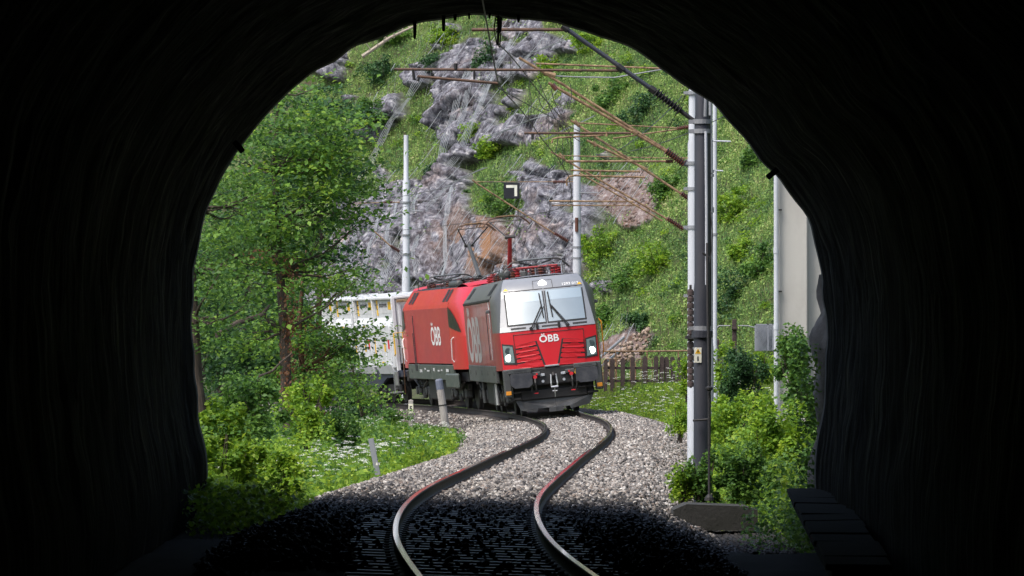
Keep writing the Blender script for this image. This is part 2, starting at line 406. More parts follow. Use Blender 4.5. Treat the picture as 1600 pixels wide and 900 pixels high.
rock *= (fbm(X * .8, Z * .9, 9.0, 4) > -.42)
rock = np.maximum(rock, (fbm(X * .5 + 9, Z * .7, 2.0, 4) > .5) * .9)
for _ in range(1):
    rock[1:-1, 1:-1] = (rock[1:-1, 1:-1] * 2 + rock[:-2, 1:-1] + rock[2:, 1:-1] + rock[1:-1, :-2] + rock[1:-1, 2:]) / 6
# relief: stone is ledged and cracked, stands proud of the soil
lean = X * .9 + Z * .35
crk = 1 - np.abs(fbm(lean * .55, Z * .22, 4.4, 4)) * 2.2
crk2 = 1 - np.abs(fbm(lean * 1.9, Z * .6, 8.8, 4)) * 2.2
def facets(a, b, seed):
    """broken blocks: every cell of a jittered grid is its own tilted plane"""
    r_ = np.random.RandomState(seed); J = r_.rand(64, 64, 5)
    ia = np.floor(a).astype(int); ib = np.floor(b).astype(int); best = np.full(a.shape, 9.0); h = np.zeros(a.shape); sec = np.full(a.shape, 9.0)
    for da in (-1, 0, 1):
        for db in (-1, 0, 1):
            j = J[(ia + da) & 63, (ib + db) & 63]; pa = ia + da + j[..., 0]; pb = ib + db + j[..., 1]
            d = np.hypot(a - pa, b - pb); w = d < best
            sec = np.where(w, best, np.minimum(sec, d)); val = j[..., 2] + (j[..., 3] - .5) * 1.5 * (a - pa) + (j[..., 4] - .5) * 1.5 * (b - pb)
            h = np.where(w, val, h); best = np.where(w, d, best)
    return h, sec - best
low = sstep(9.5, 7.5, Z)
def dirs(ang):
    c_, s_2 = math.cos(ang), math.sin(ang); return X * c_ + Z * s_2, -X * s_2 + Z * c_
wob = .5 * fbm(X * .5, Z * .5, 3.0, 3)
a1, b1 = dirs(.72); a2, b2 = dirs(1.35)
fA, gA = facets(a1 * .3 + wob, b1 * .95 + wob, 1); fB, gB = facets(a2 * .3 + wob, b2 * 1.35 + wob, 2)
fC, gC = facets(a1 * 1.3 + wob, b1 * 2.6, 3); fD, gD = facets(a2 * 1.0, b2 * 3.2 + wob, 4)
big = fA * (1 - low) + fB * low; small = fC * (1 - low) + fD * low
crack = np.clip(1 - (gA * (1 - low) + gB * low) * 6, 0, 1) * .45 + np.clip(1 - (gC * (1 - low) + gD * low) * 7, 0, 1) * .16
off = rock * (.1 + 1.0 * big + .2 * small - 1.15 * crack + .045 * fbm(X * 5.5, Z * 5, 1.4, 3)) + (1 - rock) * .18 * fbm(X * 1.2, Z * 1.2, 2.2, 4)
off = off * (1 - .72 * np.clip(red, 0, 1))
X = X - nxh[None, :] * off; Y = Y - nyh[None, :] * off; Z = Z + off * .25
nx_, ny_ = len(tt), len(vv)
i = (np.arange(ny_ - 1)[:, None] * nx_ + np.arange(nx_ - 1)[None, :]).ravel()
m, n, p, o = newmat('netted_limestone_slope')
at_ = node(n, 'ShaderNodeAttribute', attribute_name='cover')
sep = node(n, 'ShaderNodeSeparateColor'); n.links.new(at_.outputs['Color'], sep.inputs[0])
t1 = noisen(n, 2.6, 10, .72, stretch=(1.2, 1.2, .8)); r1 = ramp(n, [(.36, (.03, .028, .033)), (.44, (.09, .085, .098)), (.51, (.145, .146, .165)), (.58, (.25, .25, .268)), (.68, (.48, .47, .45))]); n.links.new(t1.outputs[0], r1.inputs[0])
t2 = noisen(n, .33, 4, .6); r2 = ramp(n, [(.56, (1, 1, 1)), (.72, (1.15, .9, .75))]); n.links.new(t2.outputs[0], r2.inputs[0])
t5 = noisen(n, 1.5, 6, .6, stretch=(2.6, 2.6, .22)); r5 = ramp(n, [(.4, (.42, .43, .5)), (.52, (.95, .95, 1)), (.66, (1.3, 1.3, 1.32))]); n.links.new(t5.outputs[0], r5.inputs[0])
m0 = node(n, 'ShaderNodeMix', data_type='RGBA', blend_type='MULTIPLY'); m0.inputs[0].default_value = .85; n.links.new(r1.outputs[0], m0.inputs[6]); n.links.new(r5.outputs[0], m0.inputs[7])
m1 = node(n, 'ShaderNodeMix', data_type='RGBA', blend_type='MULTIPLY'); m1.inputs[0].default_value = 1; n.links.new(m0.outputs[2], m1.inputs[6]); n.links.new(r2.outputs[0], m1.inputs[7])
m1b = node(n, 'ShaderNodeMix', data_type='RGBA'); m1b.inputs[7].default_value = (.24, .125, .06, 1); n.links.new(sep.outputs[1], m1b.inputs[0]); n.links.new(m1.outputs[2], m1b.inputs[6])
t3 = noisen(n, 1.1, 6, .65); r3 = ramp(n, [(.3, (.05, .035, .02)), (.48, (.055, .075, .022)), (.65, (.10, .14, .035)), (.8, (.22, .18, .07))]); n.links.new(t3.outputs[0], r3.inputs[0])
m2 = node(n, 'ShaderNodeMix', data_type='RGBA'); n.links.new(sep.outputs[0], m2.inputs[0]); n.links.new(r3.outputs[0], m2.inputs[6]); n.links.new(m1b.outputs[2], m2.inputs[7])
n.links.new(m2.outputs[2], p.inputs['Base Color']); p.inputs['Roughness'].default_value = .9
t4 = noisen(n, 5, 8, .7); b = node(n, 'ShaderNodeBump'); b.inputs['Strength'].default_value = .8; b.inputs['Distance'].default_value = .1
n.links.new(t4.outputs[0], b.inputs['Height']); n.links.new(b.outputs[0], p.inputs['Normal'])
M['slope'] = m
hill = np_mesh('rock_slope', np.stack([X, Y, Z], -1).reshape(-1, 3), np.stack([i, i + 1, i + nx_ + 1, i + nx_], -1), M['slope'], smooth=False)
props(hill, kind='structure')
# rust-brown seepage patch of the stone, a stain with a shape of its own
ora = np.exp(-(((U - 765) / 42.0)**2 + ((W - 385) / 42.0)**2)) * (fbm(X * 1.2, Z * .8, 7.7, 4) > -.15) * rock
ca = hill.data.color_attributes.new('cover', 'FLOAT_COLOR', 'POINT')
arr = np.zeros((X.size, 4), np.float32); arr[:, 0] = np.clip(rock * 1.3, 0, 1).ravel(); arr[:, 1] = np.clip(np.maximum(red * .35, ora * 1.2), 0, 1).ravel(); arr[:, 3] = 1
ca.data.foreach_set('color', arr.ravel())
HX, HY, HZ, HR = X, Y, Z, rock

# --- ballast bed
prof = np.array([(-3.5, -.72), (-3.1, -.6), (-2.5, -.36), (-1.95, -.17), (-1.2, -.155), (-.72, -.165), (0, -.15), (.72, -.165), (1.2, -.155), (1.95, -.17), (2.5, -.36), (3.1, -.6), (3.5, -.72)])
M['bed'] = worn('ballast_bed', (.10, .085, .077), (.05, .045, .04), rough=1, scale=14, amount=.9, bump=.8, bscale=40)
yy = np.r_[np.linspace(-12, 50, 32), np.linspace(51, 250, 260)]
V = []
for k, (u, w) in enumerate(prof):
    q = ride(yy, u + .08 * vn(yy * .4, k * 3.3), w + .02 * vn(yy * 1.1, k * 7.7)); V.append(q)
V = np.stack(V, 1); ni, nj = V.shape[:2]
i = (np.arange(ni - 1)[:, None] * nj + np.arange(nj - 1)[None, :]).ravel()
Fb = np.stack([i, i + 1, i + nj + 1, i + nj], -1); inn = yy[(i // nj)] < 66.5
props(np_mesh('ballast_bed', V.reshape(-1, 3), Fb[~inn], M['bed'], smooth=True), kind='structure')
props(np_mesh('tunnel_ballast_bed', V.reshape(-1, 3), Fb[inn], M['shadefloor'], smooth=True), kind='structure')  # same ballast bed, coloured dark for the shade inside
def stones(name, P, size, mat):
    n = len(P)
    base = np.array([(-1, -1, -1), (1, -1, -1), (1, 1, -1), (-1, 1, -1), (-1, -1, 1), (1, -1, 1), (1, 1, 1), (-1, 1, 1)], float) * .55
    V = base[None] * (1 + .75 * (rs.rand(n, 8, 3) - .5)) * rs.uniform(.6, 1.35, (n, 1, 3))
    ax = rs.normal(size=(n, 3)); ax /= np.linalg.norm(ax, axis=1)[:, None]; an = rs.uniform(0, PI, n)
    c, s_ = np.cos(an)[:, None, None], np.sin(an)[:, None, None]; a3 = ax[:, None, :]
    V = V * c + np.cross(np.broadcast_to(a3, V.shape), V) * s_ + a3 * (V * a3).sum(-1, keepdims=True) * (1 - c)
    V = V * size[:, None, None] + P[:, None, :]
    fq = np.array([(0, 3, 2, 1), (4, 5, 6, 7), (0, 1, 5, 4), (1, 2, 6, 5), (2, 3, 7, 6), (3, 0, 4, 7)])
    Fc = (fq[None] + (np.arange(n) * 8)[:, None, None]).reshape(-1, 4)
    return np_mesh(name, V.reshape(-1, 3), Fc, mat)
M['stone'] = stonemat('ballast_stone', [(.03, .028, .028), (.15, .14, .132), (.3, .28, .255), (.07, .065, .064), (.38, .355, .325), (.17, .13, .105), (.58, .56, .52), (.10, .093, .09)])
M['shadowed'] = stonemat('shade_painted_stone', [(.012, .011, .011), (.035, .033, .032), (.02, .018, .017), (.055, .052, .05)], rough=.7)  # dark copy of the ballast stone; the shade is in its colour
def bed_points(n, y0, y1, p=1.0):
    Yp = y0 + (y1 - y0) * rs.rand(n)**p; u = rs.uniform(-3.25, 3.25, n)
    k = (np.abs(np.abs(u) - .7535) > .11); Yp = Yp[k]; u = u[k]
    w = np.interp(u, prof[:, 0], prof[:, 1]); return ride(Yp, u, w + .012 + .02 * rs.rand(len(u)))
P = bed_points(52000, 65.5, 160, 1.15); P = P[rs.rand(len(P)) < sstep(64, 80, P[:, 1]) + .06]; props(stones('ballast_stones', P, rs.uniform(.02, .048, len(P)), M['stone']), 'pale grey and tan crushed stone ballast heaped around the outdoor rails', 'ballast', kind='stuff')
P = bed_points(9000, 158, 222); k = P[:, 0] < tx(P[:, 1]) - 1.3; P = P[k]
props(stones('far_ballast_stones', P, rs.uniform(.03, .055, len(P)), M['stone']), 'brownish stone ballast along the near side of the rails below the train', 'ballast', kind='stuff')
P = bed_points(18000, 48, 80); P = P[rs.rand(len(P)) < 1 - sstep(67, 80, P[:, 1])]; P = P[(np.abs(P[:, 0] - tx(P[:, 1])) > 1.2) | (rs.rand(len(P)) < .22 + .8 * sstep(62, 67, P[:, 1]))]; props(stones('shade_painted_ballast', P, rs.uniform(.025, .045, len(P)), M['shadowed']), 'sooty ballast, tunnel shade painted in and fading out past the mouth', 'ballast', kind='stuff')  # dark stones thin out past the portal to paint its shadow's fade

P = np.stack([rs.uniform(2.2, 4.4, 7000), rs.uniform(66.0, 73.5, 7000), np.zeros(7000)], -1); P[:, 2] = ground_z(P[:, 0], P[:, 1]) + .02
props(stones('block_shade_gravel', P, rs.uniform(.02, .05, len(P)), M['shadowed']), 'dark cinders painting in the shade around the concrete block', 'gravel', kind='stuff')  # dark stones laid where the portal's shade should fall around the block
# ------------------------------------------------------------------ railway track
trk = thing('railway_track', 'single railway track snaking in an S bend out of the tunnel', 'railway track', (float(tx(60)), 60, 0))
rp = [(-.034, .0), (-.026, .003), (.026, .003), (.034, .0), (.036, -.006), (.036, -.03), (.014, -.042), (.009, -.06), (.009, -.125), (.02, -.14), (.07, -.15), (.07, -.16), (-.07, -.16), (-.07, -.15), (-.02, -.14), (-.009, -.125), (-.009, -.06), (-.014, -.042), (-.036, -.03), (-.036, -.006)]
M['railside'] = worn('brown_rail_side', (.04, .03, .027), (.022, .018, .017), rough=.7, scale=6, amount=.8)
M['railtop'] = worn('polished_rail_head', (.82, .82, .84), (.8, .8, .82), rough=.1, metal=1.0, scale=.1, amount=0)
_p = M['railtop'].node_tree.nodes['Principled BSDF'].inputs['Roughness']; M['railtop'].node_tree.links.remove(_p.links[0]); _p.default_value = .06
yy = np.r_[np.linspace(-11, 44, 40), np.linspace(45, 170, 380), np.linspace(170.5, 249, 110)]
for sg in (-1, 1):
    for part, sel in (('rail', list(range(2, 19)) + [0, 1]), ('running_surface', [1, 2])):
        ring = []
        for k in sel:
            u, w = rp[k]; ring.append(ride(yy, sg * .7535 + u, w * 1.0))
        V = np.stack(ring, 1); ni, nj = V.shape[:2]
        i = (np.arange(ni - 1)[:, None] * nj + np.arange(nj - 1)[None, :]).ravel()
        Fc = np.stack([i, i + nj, i + nj + 1, i + 1], -1)
        if part == 'rail': rail = np_mesh('rail', V.reshape(-1, 3), Fc, M['railside'], trk, smooth=False, local=False)
        else:
            o = np_mesh('running_surface', V.reshape(-1, 3), Fc, M['railtop'], None, smooth=True)
            o.parent = rail; o.data.transform(Matrix.Translation(-Vector(trk.location)))
M['sleeper'] = worn('oily_timber_sleeper', (.012, .011, .01), (.028, .025, .022), rough=.5, spec=.35, scale=5, amount=.8, bump=.5, bscale=20, stretch=(.2, 1, 1))
slp = None; Ys = 47.0; pads = MB()
while Ys < 165:
    a = float(th(Ys)); r = float(tc(Ys)) / 1.507
    if slp is None:
        slp = MB().bbox((0, 0, 0), (2.6, .25, .16), .015).build('sleeper', M['sleeper'], trk)
        o = slp
    elif Ys < 110:
        o = slp.copy(); COL.objects.link(o); o.parent = trk
    if Ys < 110:
        w = -.178 if Ys > 66 else -.172
        q = ride(np.array(Ys), 0.0, w - .078 + (.035 if Ys < 66 else 0)); o.location = Vector(q) - trk.location; o.rotation_euler = (0, -math.atan(r), -a)
    for sg in (-1, 1):
        for s2 in (-1, 1):
            q = Vector(ride(np.array(Ys), sg * .7535 + s2 * .085, -.14))
            pads.box(q, (.05, .12, .04), Matrix.Rotation(-a, 3, 'Z'))
    Ys += .62
props(pads.build('rail_fastenings', M['railside'], trk, local=False), kind='stuff')

# ------------------------------------------------------------------ tunnel
ARCH = [(318, 812), (322, 775), (321, 735), (313, 680), (305, 620), (301, 560), (299, 500), (301, 440), (308, 380), (322, 325), (345, 275), (375, 228), (415, 180), (455, 140), (500, 105), (545, 78), (600, 50), (650, 33), (700, 26), (750, 22), (800, 24), (850, 30), (900, 41), (950, 59), (1000, 83), (1050, 114), (1100, 151), (1140, 186), (1172, 224), (1190, 252), (1215, 274), (1241, 306), (1262, 345), (1275, 385), (1284, 430), (1290, 480), (1292, 540), (1288, 600), (1284, 660), (1279, 700), (1276, 745), (1277, 790), (1278, 832)]
YP = 66.0
A = np.array(ARCH, float); ax_ = (A[:, 0] - 800) * YP / F; az = EYE - (A[:, 1] - 549) * YP / F
s_ = np.r_[0, np.cumsum(np.hypot(np.diff(ax_), np.diff(az)))]; sn = np.linspace(0, s_[-1], 150)
ox = nat(s_, ax_, sn); oz = nat(s_, az, sn)
cx, cz = float(np.mean(ox)), 2.6
rx, rz = ox - cx, oz - cz; rl = np.hypot(rx, rz); rx /= rl; rz /= rl
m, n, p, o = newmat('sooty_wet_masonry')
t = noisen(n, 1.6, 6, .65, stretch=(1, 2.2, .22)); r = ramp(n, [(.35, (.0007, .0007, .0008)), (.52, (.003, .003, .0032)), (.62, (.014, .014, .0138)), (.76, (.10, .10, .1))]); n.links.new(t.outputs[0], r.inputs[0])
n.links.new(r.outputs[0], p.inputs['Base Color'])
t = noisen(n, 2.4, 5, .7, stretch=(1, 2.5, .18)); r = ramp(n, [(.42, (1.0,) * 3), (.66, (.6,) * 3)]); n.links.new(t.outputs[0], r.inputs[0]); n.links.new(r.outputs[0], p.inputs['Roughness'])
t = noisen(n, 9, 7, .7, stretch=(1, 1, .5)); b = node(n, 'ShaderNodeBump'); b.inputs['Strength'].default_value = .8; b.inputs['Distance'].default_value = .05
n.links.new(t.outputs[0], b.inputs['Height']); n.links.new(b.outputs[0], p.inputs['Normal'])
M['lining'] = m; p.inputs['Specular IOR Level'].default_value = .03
tun = thing('railway_tunnel', 'pitch dark horseshoe tunnel whose mouth frames the whole view', 'tunnel', (0, YP, 0))
ys_ = np.r_[np.linspace(-60, 30, 30), np.linspace(31, 60, 60), np.linspace(60.2, YP, 40)]
ring = []
for y in ys_:
    e = math.exp(-(YP - y) / .5)
    k = .07 * (1 - e) * (1 + fbm(sn * 1.1, y * 1.1, 2.0, 4)) + .09 * (1 - e) * np.clip(fbm(np.full_like(sn, y * 1.6), sn * .12, 5.0, 3), 0, 1) + .018 * vn(sn * 4, y * 3.0) + e * .022 * vn(sn * 2.6, 1.0, 3)
    cur = (YP - y)**2 / 9000.0
    ring.append(np.stack([ox + rx * k + cur, np.full_like(ox, y), oz + rz * k], -1))
V = np.stack(ring, 0); ni, nj = V.shape[:2]
i = (np.arange(ni - 1)[:, None] * nj + np.arange(nj - 1)[None, :]).ravel()
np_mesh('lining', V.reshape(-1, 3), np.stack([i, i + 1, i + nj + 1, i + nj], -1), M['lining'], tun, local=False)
# portal face (outer side) with a parapet
mo = MB(); face_y0, face_y1 = YP + .002, YP + .55
edge = [Vector((a, 0, c)) for a, c in zip(V[-1][:, 0], V[-1][:, 2])]
def outer(v, k):
    d = Vector((v.x - cx, 0, v.z - 3)); d.normalize()
    tx_ = (9.0 / abs(d.x)) if abs(d.x) > 1e-6 else 1e9; tz_ = ((4.5 if d.z > 0 else 4.2) / abs(d.z)) if abs(d.z) > 1e-6 else 1e9
    q = min(tx_, tz_); return Vector((cx + d.x * q, 0, 3 + d.z * q))
vs = []; fs = []
for v in edge:
    w = outer(v, 0); vs += [(v.x, face_y0, v.z), (v.x * 1.004, face_y1, v.z + .01), (w.x, face_y1, w.z), (w.x, face_y0, w.z)]
for k in range(len(edge) - 1):
    a, c = 4 * k, 4 * k + 4
    for e0, e1 in ((0, 1), (1, 2), (2, 3), (3, 0)): fs.append((a + e0, a + e1, c + e1, c + e0))
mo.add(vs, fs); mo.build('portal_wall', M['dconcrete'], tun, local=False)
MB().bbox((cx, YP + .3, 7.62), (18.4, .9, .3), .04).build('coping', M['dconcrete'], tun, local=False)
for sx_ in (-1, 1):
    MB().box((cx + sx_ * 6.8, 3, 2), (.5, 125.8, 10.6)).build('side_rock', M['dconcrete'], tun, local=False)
MB().box((cx, -60.5, 3), (14.5, .6, 12)).build('light_stop_wall', M['dconcrete'], tun, local=False)  # unseen end wall, added to keep light out from behind the camera
# drips and old bolts hanging at the crown
for px, py, w, h in ((648, 36, 5.5, 25), (693, 28, 6, 21), (711, 26, 5, 6), (810, 27, 5, 8), (765, 24, 4, 5), (733, 25, 3.4, 5)):
    a = at(px, py - 4, 65.4); k = 65.4 / F
    MB().lathe(a, a - Vector((0, 0, (h + 4) * k)), [(0, w * k * .55), (.5, w * k * .48), (.9, w * k * .4), (1, w * k * .2)], 8).build('lime_drip', M['lining'], tun, local=False)
for px, py, an in ((1207, 271, -.7), (373, 229, .9)):
    MB().bbox(at(px, py, 65.2), (.16, .12, .07), .01, Matrix.Rotation(an, 3, 'Y')).build('cable_bracket', M['lining'], tun, local=False)
# earth over the tunnel
def mound(X, Y):
    f = sstep(74, 62, Y); z = 7.4 + 6 * sstep(64, 30, Y) + .6 * fbm(X * .2, Y * .2)
    return z * sstep(24, 9.5, np.abs(X - cx)) - 1.2 * sstep(9, 24, np.abs(X - cx)) 
mg = grid_mesh('tunnel_hill', np.linspace(-40, 40, 60), np.linspace(-80, 66.1, 50), mound, M['soil']); props(mg, kind='structure')

# cable trough along the right wall
ct = thing('cable_trough', 'dark concrete cable trough on brackets along the right tunnel wall', 'cable trough', (3.6, 60, 0))
pa, pb = at(1270, 765, 66.2), at(1345, 885, 50.0)
d = (pb - pa); L0 = d.length; dn = d.normalized(); rz_ = math.atan2(-dn.x, dn.y); n_sl = 12
rot = Matrix.Rotation(math.atan2(dn.z, math.hypot(dn.x, dn.y)), 3, dn.cross(Vector((0, 0, 1))).normalized()) @ Matrix.Rotation(rz_, 3, 'Z') if False else dn.to_track_quat('Y', 'Z').to_matrix()
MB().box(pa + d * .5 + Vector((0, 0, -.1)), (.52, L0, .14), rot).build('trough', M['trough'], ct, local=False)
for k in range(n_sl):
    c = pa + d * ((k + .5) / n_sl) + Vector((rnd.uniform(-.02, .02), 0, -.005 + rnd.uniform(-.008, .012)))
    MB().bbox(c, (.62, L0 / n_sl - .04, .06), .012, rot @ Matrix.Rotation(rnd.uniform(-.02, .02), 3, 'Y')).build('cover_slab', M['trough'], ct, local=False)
for k in range(6):
    c = pa + d * ((k + .5) / 6)
    MB().tube([c + Vector((-.2, 0, -.18)), c + Vector((.25, 0, -.6))], .04, 6).tube([c + Vector((-.2, 0, -.18)), c + Vector((.3, 0, -.18))], .035, 6).build('bracket', M['trough'], ct, local=False)
# ------------------------------------------------------------------ lettering
def text_part(txt, w, h, fn, mat, parent, name='lettering', bold=.012, depth=.004):
    cu = bpy.data.curves.new('letters', 'FONT'); cu.body = txt; cu.offset = bold; cu.resolution_u = 3; cu.extrude = 0.0
    ob = bpy.data.objects.new('letters', cu); COL.objects.link(ob)
    dg = bpy.context.evaluated_depsgraph_get(); dg.update()
    me = bpy.data.meshes.new_from_object(ob.evaluated_get(dg)); bpy.data.objects.remove(ob); bpy.data.curves.remove(cu)
    co = np.zeros(len(me.vertices) * 3); me.vertices.foreach_get('co', co); co = co.reshape(-1, 3)
    lo, hi = co.min(0), co.max(0); c = (lo + hi) / 2; s = (hi - lo); s[s == 0] = 1
    for v, q in zip(me.vertices, co):
        v.co = fn((q[0] - c[0]) / s[0] * w, (q[1] - c[1]) / s[1] * h)
    me.name = name
    return link(name, me, parent, mat)

# ------------------------------------------------------------------ locomotives
def ip(x, pts):
    return float(np.interp(x, [p[0] for p in pts], [p[1] for p in pts]))
def loft(cols, name, mat, parent, smooth=True):
    """cols: list of columns, each a list of 3-D points"""
    a = np.array([[tuple(p) for p in c] for c in cols], float); ni, nj = a.shape[:2]
    i = (np.arange(ni - 1)[:, None] * nj + np.arange(nj - 1)[None, :]).ravel()
    o = np_mesh(name, a.reshape(-1, 3), np.stack([i, i + nj, i + nj + 1, i + 1], -1), mat, parent)
    shade_auto(o.data, .6); return o

LEN = 18.98
def shell(root, P, col):
    """cab ends, side walls, sill and roof cowl shared by both engines; P holds the cab shape"""
    yc, hw = P['yc'], P['hw']
    def fy(u, z): return ip(z, yc) + P['curve'] * (abs(u) / ip(z, hw))**2.6
    bw = P['bw']
    def cheek(z, t, end=0):
        """t 0 at the front plate, 1 at the full-width body"""
        h0 = ip(z, hw); y0 = fy(h0, z); b0 = ip(z, bw); y1 = P['yb']
        e = t
        x = h0 + (b0 - h0) * (1 - (1 - e)**2.0); y = y0 + (y1 - y0) * e**1.25
        return x, y
    def rear(p): return (p[0], LEN - p[1], p[2])
    us = [-1, -.85, -.7, -.5, -.3, -.1, 0, .1, .3, .5, .7, .85, 1]
    zl = P['z_low']; zu = P['z_up']
    for end in (0, 1):
        f = (lambda p: p) if end == 0 else rear
        tag = 'cab' if end == 0 else 'rear_cab'
        loft([[f((u * ip(z, hw), fy(u * ip(z, hw), z), z)) for z in zl] for u in us], 'nose_panel', col['nose'], root)
        loft([[f((u * ip(z, hw), fy(u * ip(z, hw), z), z)) for z in zu] for u in us], 'windscreen_surround', col['surround'], root)
        for sg in (-1, 1):
            loft([[f((sg * cheek(z, t)[0], cheek(z, t)[1], z)) for z in zl] for t in np.linspace(0, 1, 9)], 'cab_cheek', col['cheeklow'], root)
            loft([[f((sg * cheek(z, t)[0], cheek(z, t)[1], z)) for z in zu] for t in np.linspace(0, 1, 9)], 'cab_pillar', col['cheekup'], root)
        # cab roof: from top edge of the front back to the body
        zt = zu[-1]
        loft([[f((u * (ip(zt, hw) * (1 - t) + ip(zt, bw) * t), fy(u * ip(zt, hw), zt) * (1 - t) + P['yb'] * t, zt + (P['crown']) * (1 - abs(u)**2.2) * (t * .5 + .5) + P['dome'] * math.sin(PI * t))) for t in np.linspace(0, 1, 8)] for u in us], 'cab_roof', col['cabroof'], root)
    y0, y1 = P['yb'], LEN - P['yb']
    zt = zu[-1]
    cowl = [(ip(z, bw), z) for z in P['z_cowl']]
    for sg in (-1, 1):
        loft([[(sg * x, y, z) for x, z in cowl] for y in (y0, (y0 + y1) / 2, y1)], 'roof_cowl', col['cowl'], root)
    loft([[(u * ip(zt, bw), y, zt + P['crown'] * (1 - abs(u)**2.2)) for y in (y0, y1)] for u in us], 'roof', col['roof'], root)
    zs0, zs1 = P['z_side']
    for sg in (-1, 1):
        cuts = P['cuts']
        for a, b in zip(cuts[:-1], cuts[1:]):
            MB().bbox((sg * 1.478, (a + b) / 2, (zs0 + zs1) / 2), (.05, b - a - .025, zs1 - zs0), .008).build('side_panel', col['side'], root)
        MB().box((sg * 1.42, LEN / 2, (zs0 + zs1) / 2), (.06, y1 - y0, zs1 - zs0 - .01)).build('side_backing', M['black'], root)
        s = MB().bbox((sg * 1.47, LEN / 2, 1.27), (.09, y1 - y0 + .3, .5), .015)
        s.build('sill', col['sill'], root)
        for k in range(5):
            yy_ = y0 + .9 + k * (y1 - y0 - 1.8) / 4
            MB().cyl((sg * 1.505, yy_, 1.3), (sg * 1.522, yy_, 1.3), .07, 10).build('jacking_hole', M['black'], root)
    MB().box((0, LEN / 2, 1.12), (2.5, LEN - 2.2, .3)).build('underframe', M['frame'], root)
    MB().bbox((0, LEN / 2, .72), (2.5, 6.2, .85), .05).build('transformer_box', M['frame'], root)
    for yb in (4.3, LEN - 4.3):
        g = MB()
        for sg in (-1, 1):
            g.bbox((sg * 1.08, yb, .78), (.16, 3.9, .26), .03)
            g.bbox((sg * 1.1, yb, .62), (.14, 1.2, .34), .03)
            for q in (-.95, 0, .95): g.bbox((sg * 1.16, yb + q, .42 + .2 * abs(q)), (.12, .5, .22), .03)
            for q in (-.32, .32): g.lathe((sg * 1.12, yb + q, .72), (sg * 1.12, yb + q, 1.15), [(0, .13), (.1, .1), (.2, .13), (.3, .1), (.4, .13), (.5, .1), (.6, .13), (.7, .1), (.8, .13), (1, .12)], 10)
            g.cyl((sg * 1.25, yb - 1.9, .95), (sg * 1.25, yb - .5, .7), .045, 8).cyl((sg * 1.25, yb + 1.9, .95), (sg * 1.25, yb + .5, .7), .045, 8)
        bo = g.build('bogie', M['frame'], root)
        for dy_ in (-1.45, 1.45):
            for sg in (-1, 1):
                w = MB().lathe((sg * .69, yb + dy_, .6), (sg * .84, yb + dy_, .6), [(0, .64), (.2, .62), (.21, .6), (.9, .6), (1, .56)], 28)
                w.build('wheel', M['frame'], bo, smooth=False)
                MB().bbox((sg * 1.1, yb + dy_, .58), (.28, .42, .34), .05).cyl((sg * 1.2, yb + dy_, .58), (sg * 1.3, yb + dy_, .58), .14, 12).build('axle_box', M['sill'], bo)
    return fy, cheek

def pantograph(root, yb, up=None, arm=None, name='pantograph', w=1.95, lean=0):
    """single-arm current collector at local y=yb; up = head height or None when folded"""
    ins = []
    for x in (-.55, .55):
        for y in (-.5, .5): ins.append(MB().lathe((x, yb + y, 4.0), (x, yb + y, 4.24), [(0, .05), (.15, .1), (.3, .05), (.5, .1), (.65, .05), (.85, .1), (1, .05)], 10))
    b = MB()
    b.tube([(-.6, yb - .6, 4.26), (.6, yb - .6, 4.26), (.6, yb + .6, 4.26), (-.6, yb + .6, 4.26), (-.6, yb - .6, 4.26)], .03, 6)
    fr = b.build(name, M['redins'] if arm is M['redcap'] else M['frame'], root)
    for q in ins: q.build('base_insulator', M['redins'] if arm is M['redcap'] else M['insul'], fr)
    zh = up or 4.46
    if up:
        kn = Vector((0, yb + 1.5 * lean, 4.3 + (up - 4.3) * .62)); ph = Vector((0, yb, up - .1))
        MB().tube([(0, yb - .55 * lean, 4.3), (0, yb + .35 * lean, 4.3 + (kn.z - 4.3) * .45), kn], [.075, .07, .06], 8).build('lower_arm', arm, fr)
        u = MB()
        u.tube([kn + Vector((-.1, 0, 0)), (-.5, yb, up - .12)], .022, 6).tube([kn + Vector((.1, 0, 0)), (.5, yb, up - .12)], .022, 6)
        u.tube([kn + Vector((-.16, 0, 0)), kn + Vector((.16, 0, 0))], .05, 8).tube([(-.52, yb, up - .12), (.52, yb, up - .12)], .016, 6)
        u.build('upper_arm', M['wire'], fr)
    else:
        u = MB(); u.tube([(0, yb + 1.1, 4.32), (-.45, yb - .2, 4.42)], .03, 6).tube([(0, yb + 1.1, 4.32), (.45, yb - .2, 4.42)], .03, 6).tube([(0, yb - .6, 4.3), (0, yb + 1.1, 4.34)], .05, 6)
        u.build('upper_arm', M['wire'], fr)
    h = w / 2
    for dy_ in (-.18, .18):
        hd = MB(); yh = yb + dy_ - (0 if up else .35)
        hd.tube([(-h, yh, zh - .28), (-h + .1, yh, zh - .17), (-h + .27, yh, zh - .03), (-h + .42, yh, zh), (0, yh, zh + .02), (h - .42, yh, zh), (h - .27, yh, zh - .03), (h - .1, yh, zh - .17), (h, yh, zh - .28)], .02, 6)
        hd.build('collector_head', M['wire'] if not up else M['drust'], fr)
        MB().box((0, yh, zh + .035), (w - .95, .05, .03)).build('carbon_strip', M['steel'] if not up else M['rust'], fr)
    x = MB()
    for sx in (-.45, .45): x.tube([(sx, yb - .18 - (0 if up else .35), zh - .02), (sx, yb + .18 - (0 if up else .35), zh - .02)], .02, 6)
    x.build('head_springs', M['wire'], fr)
    return fr

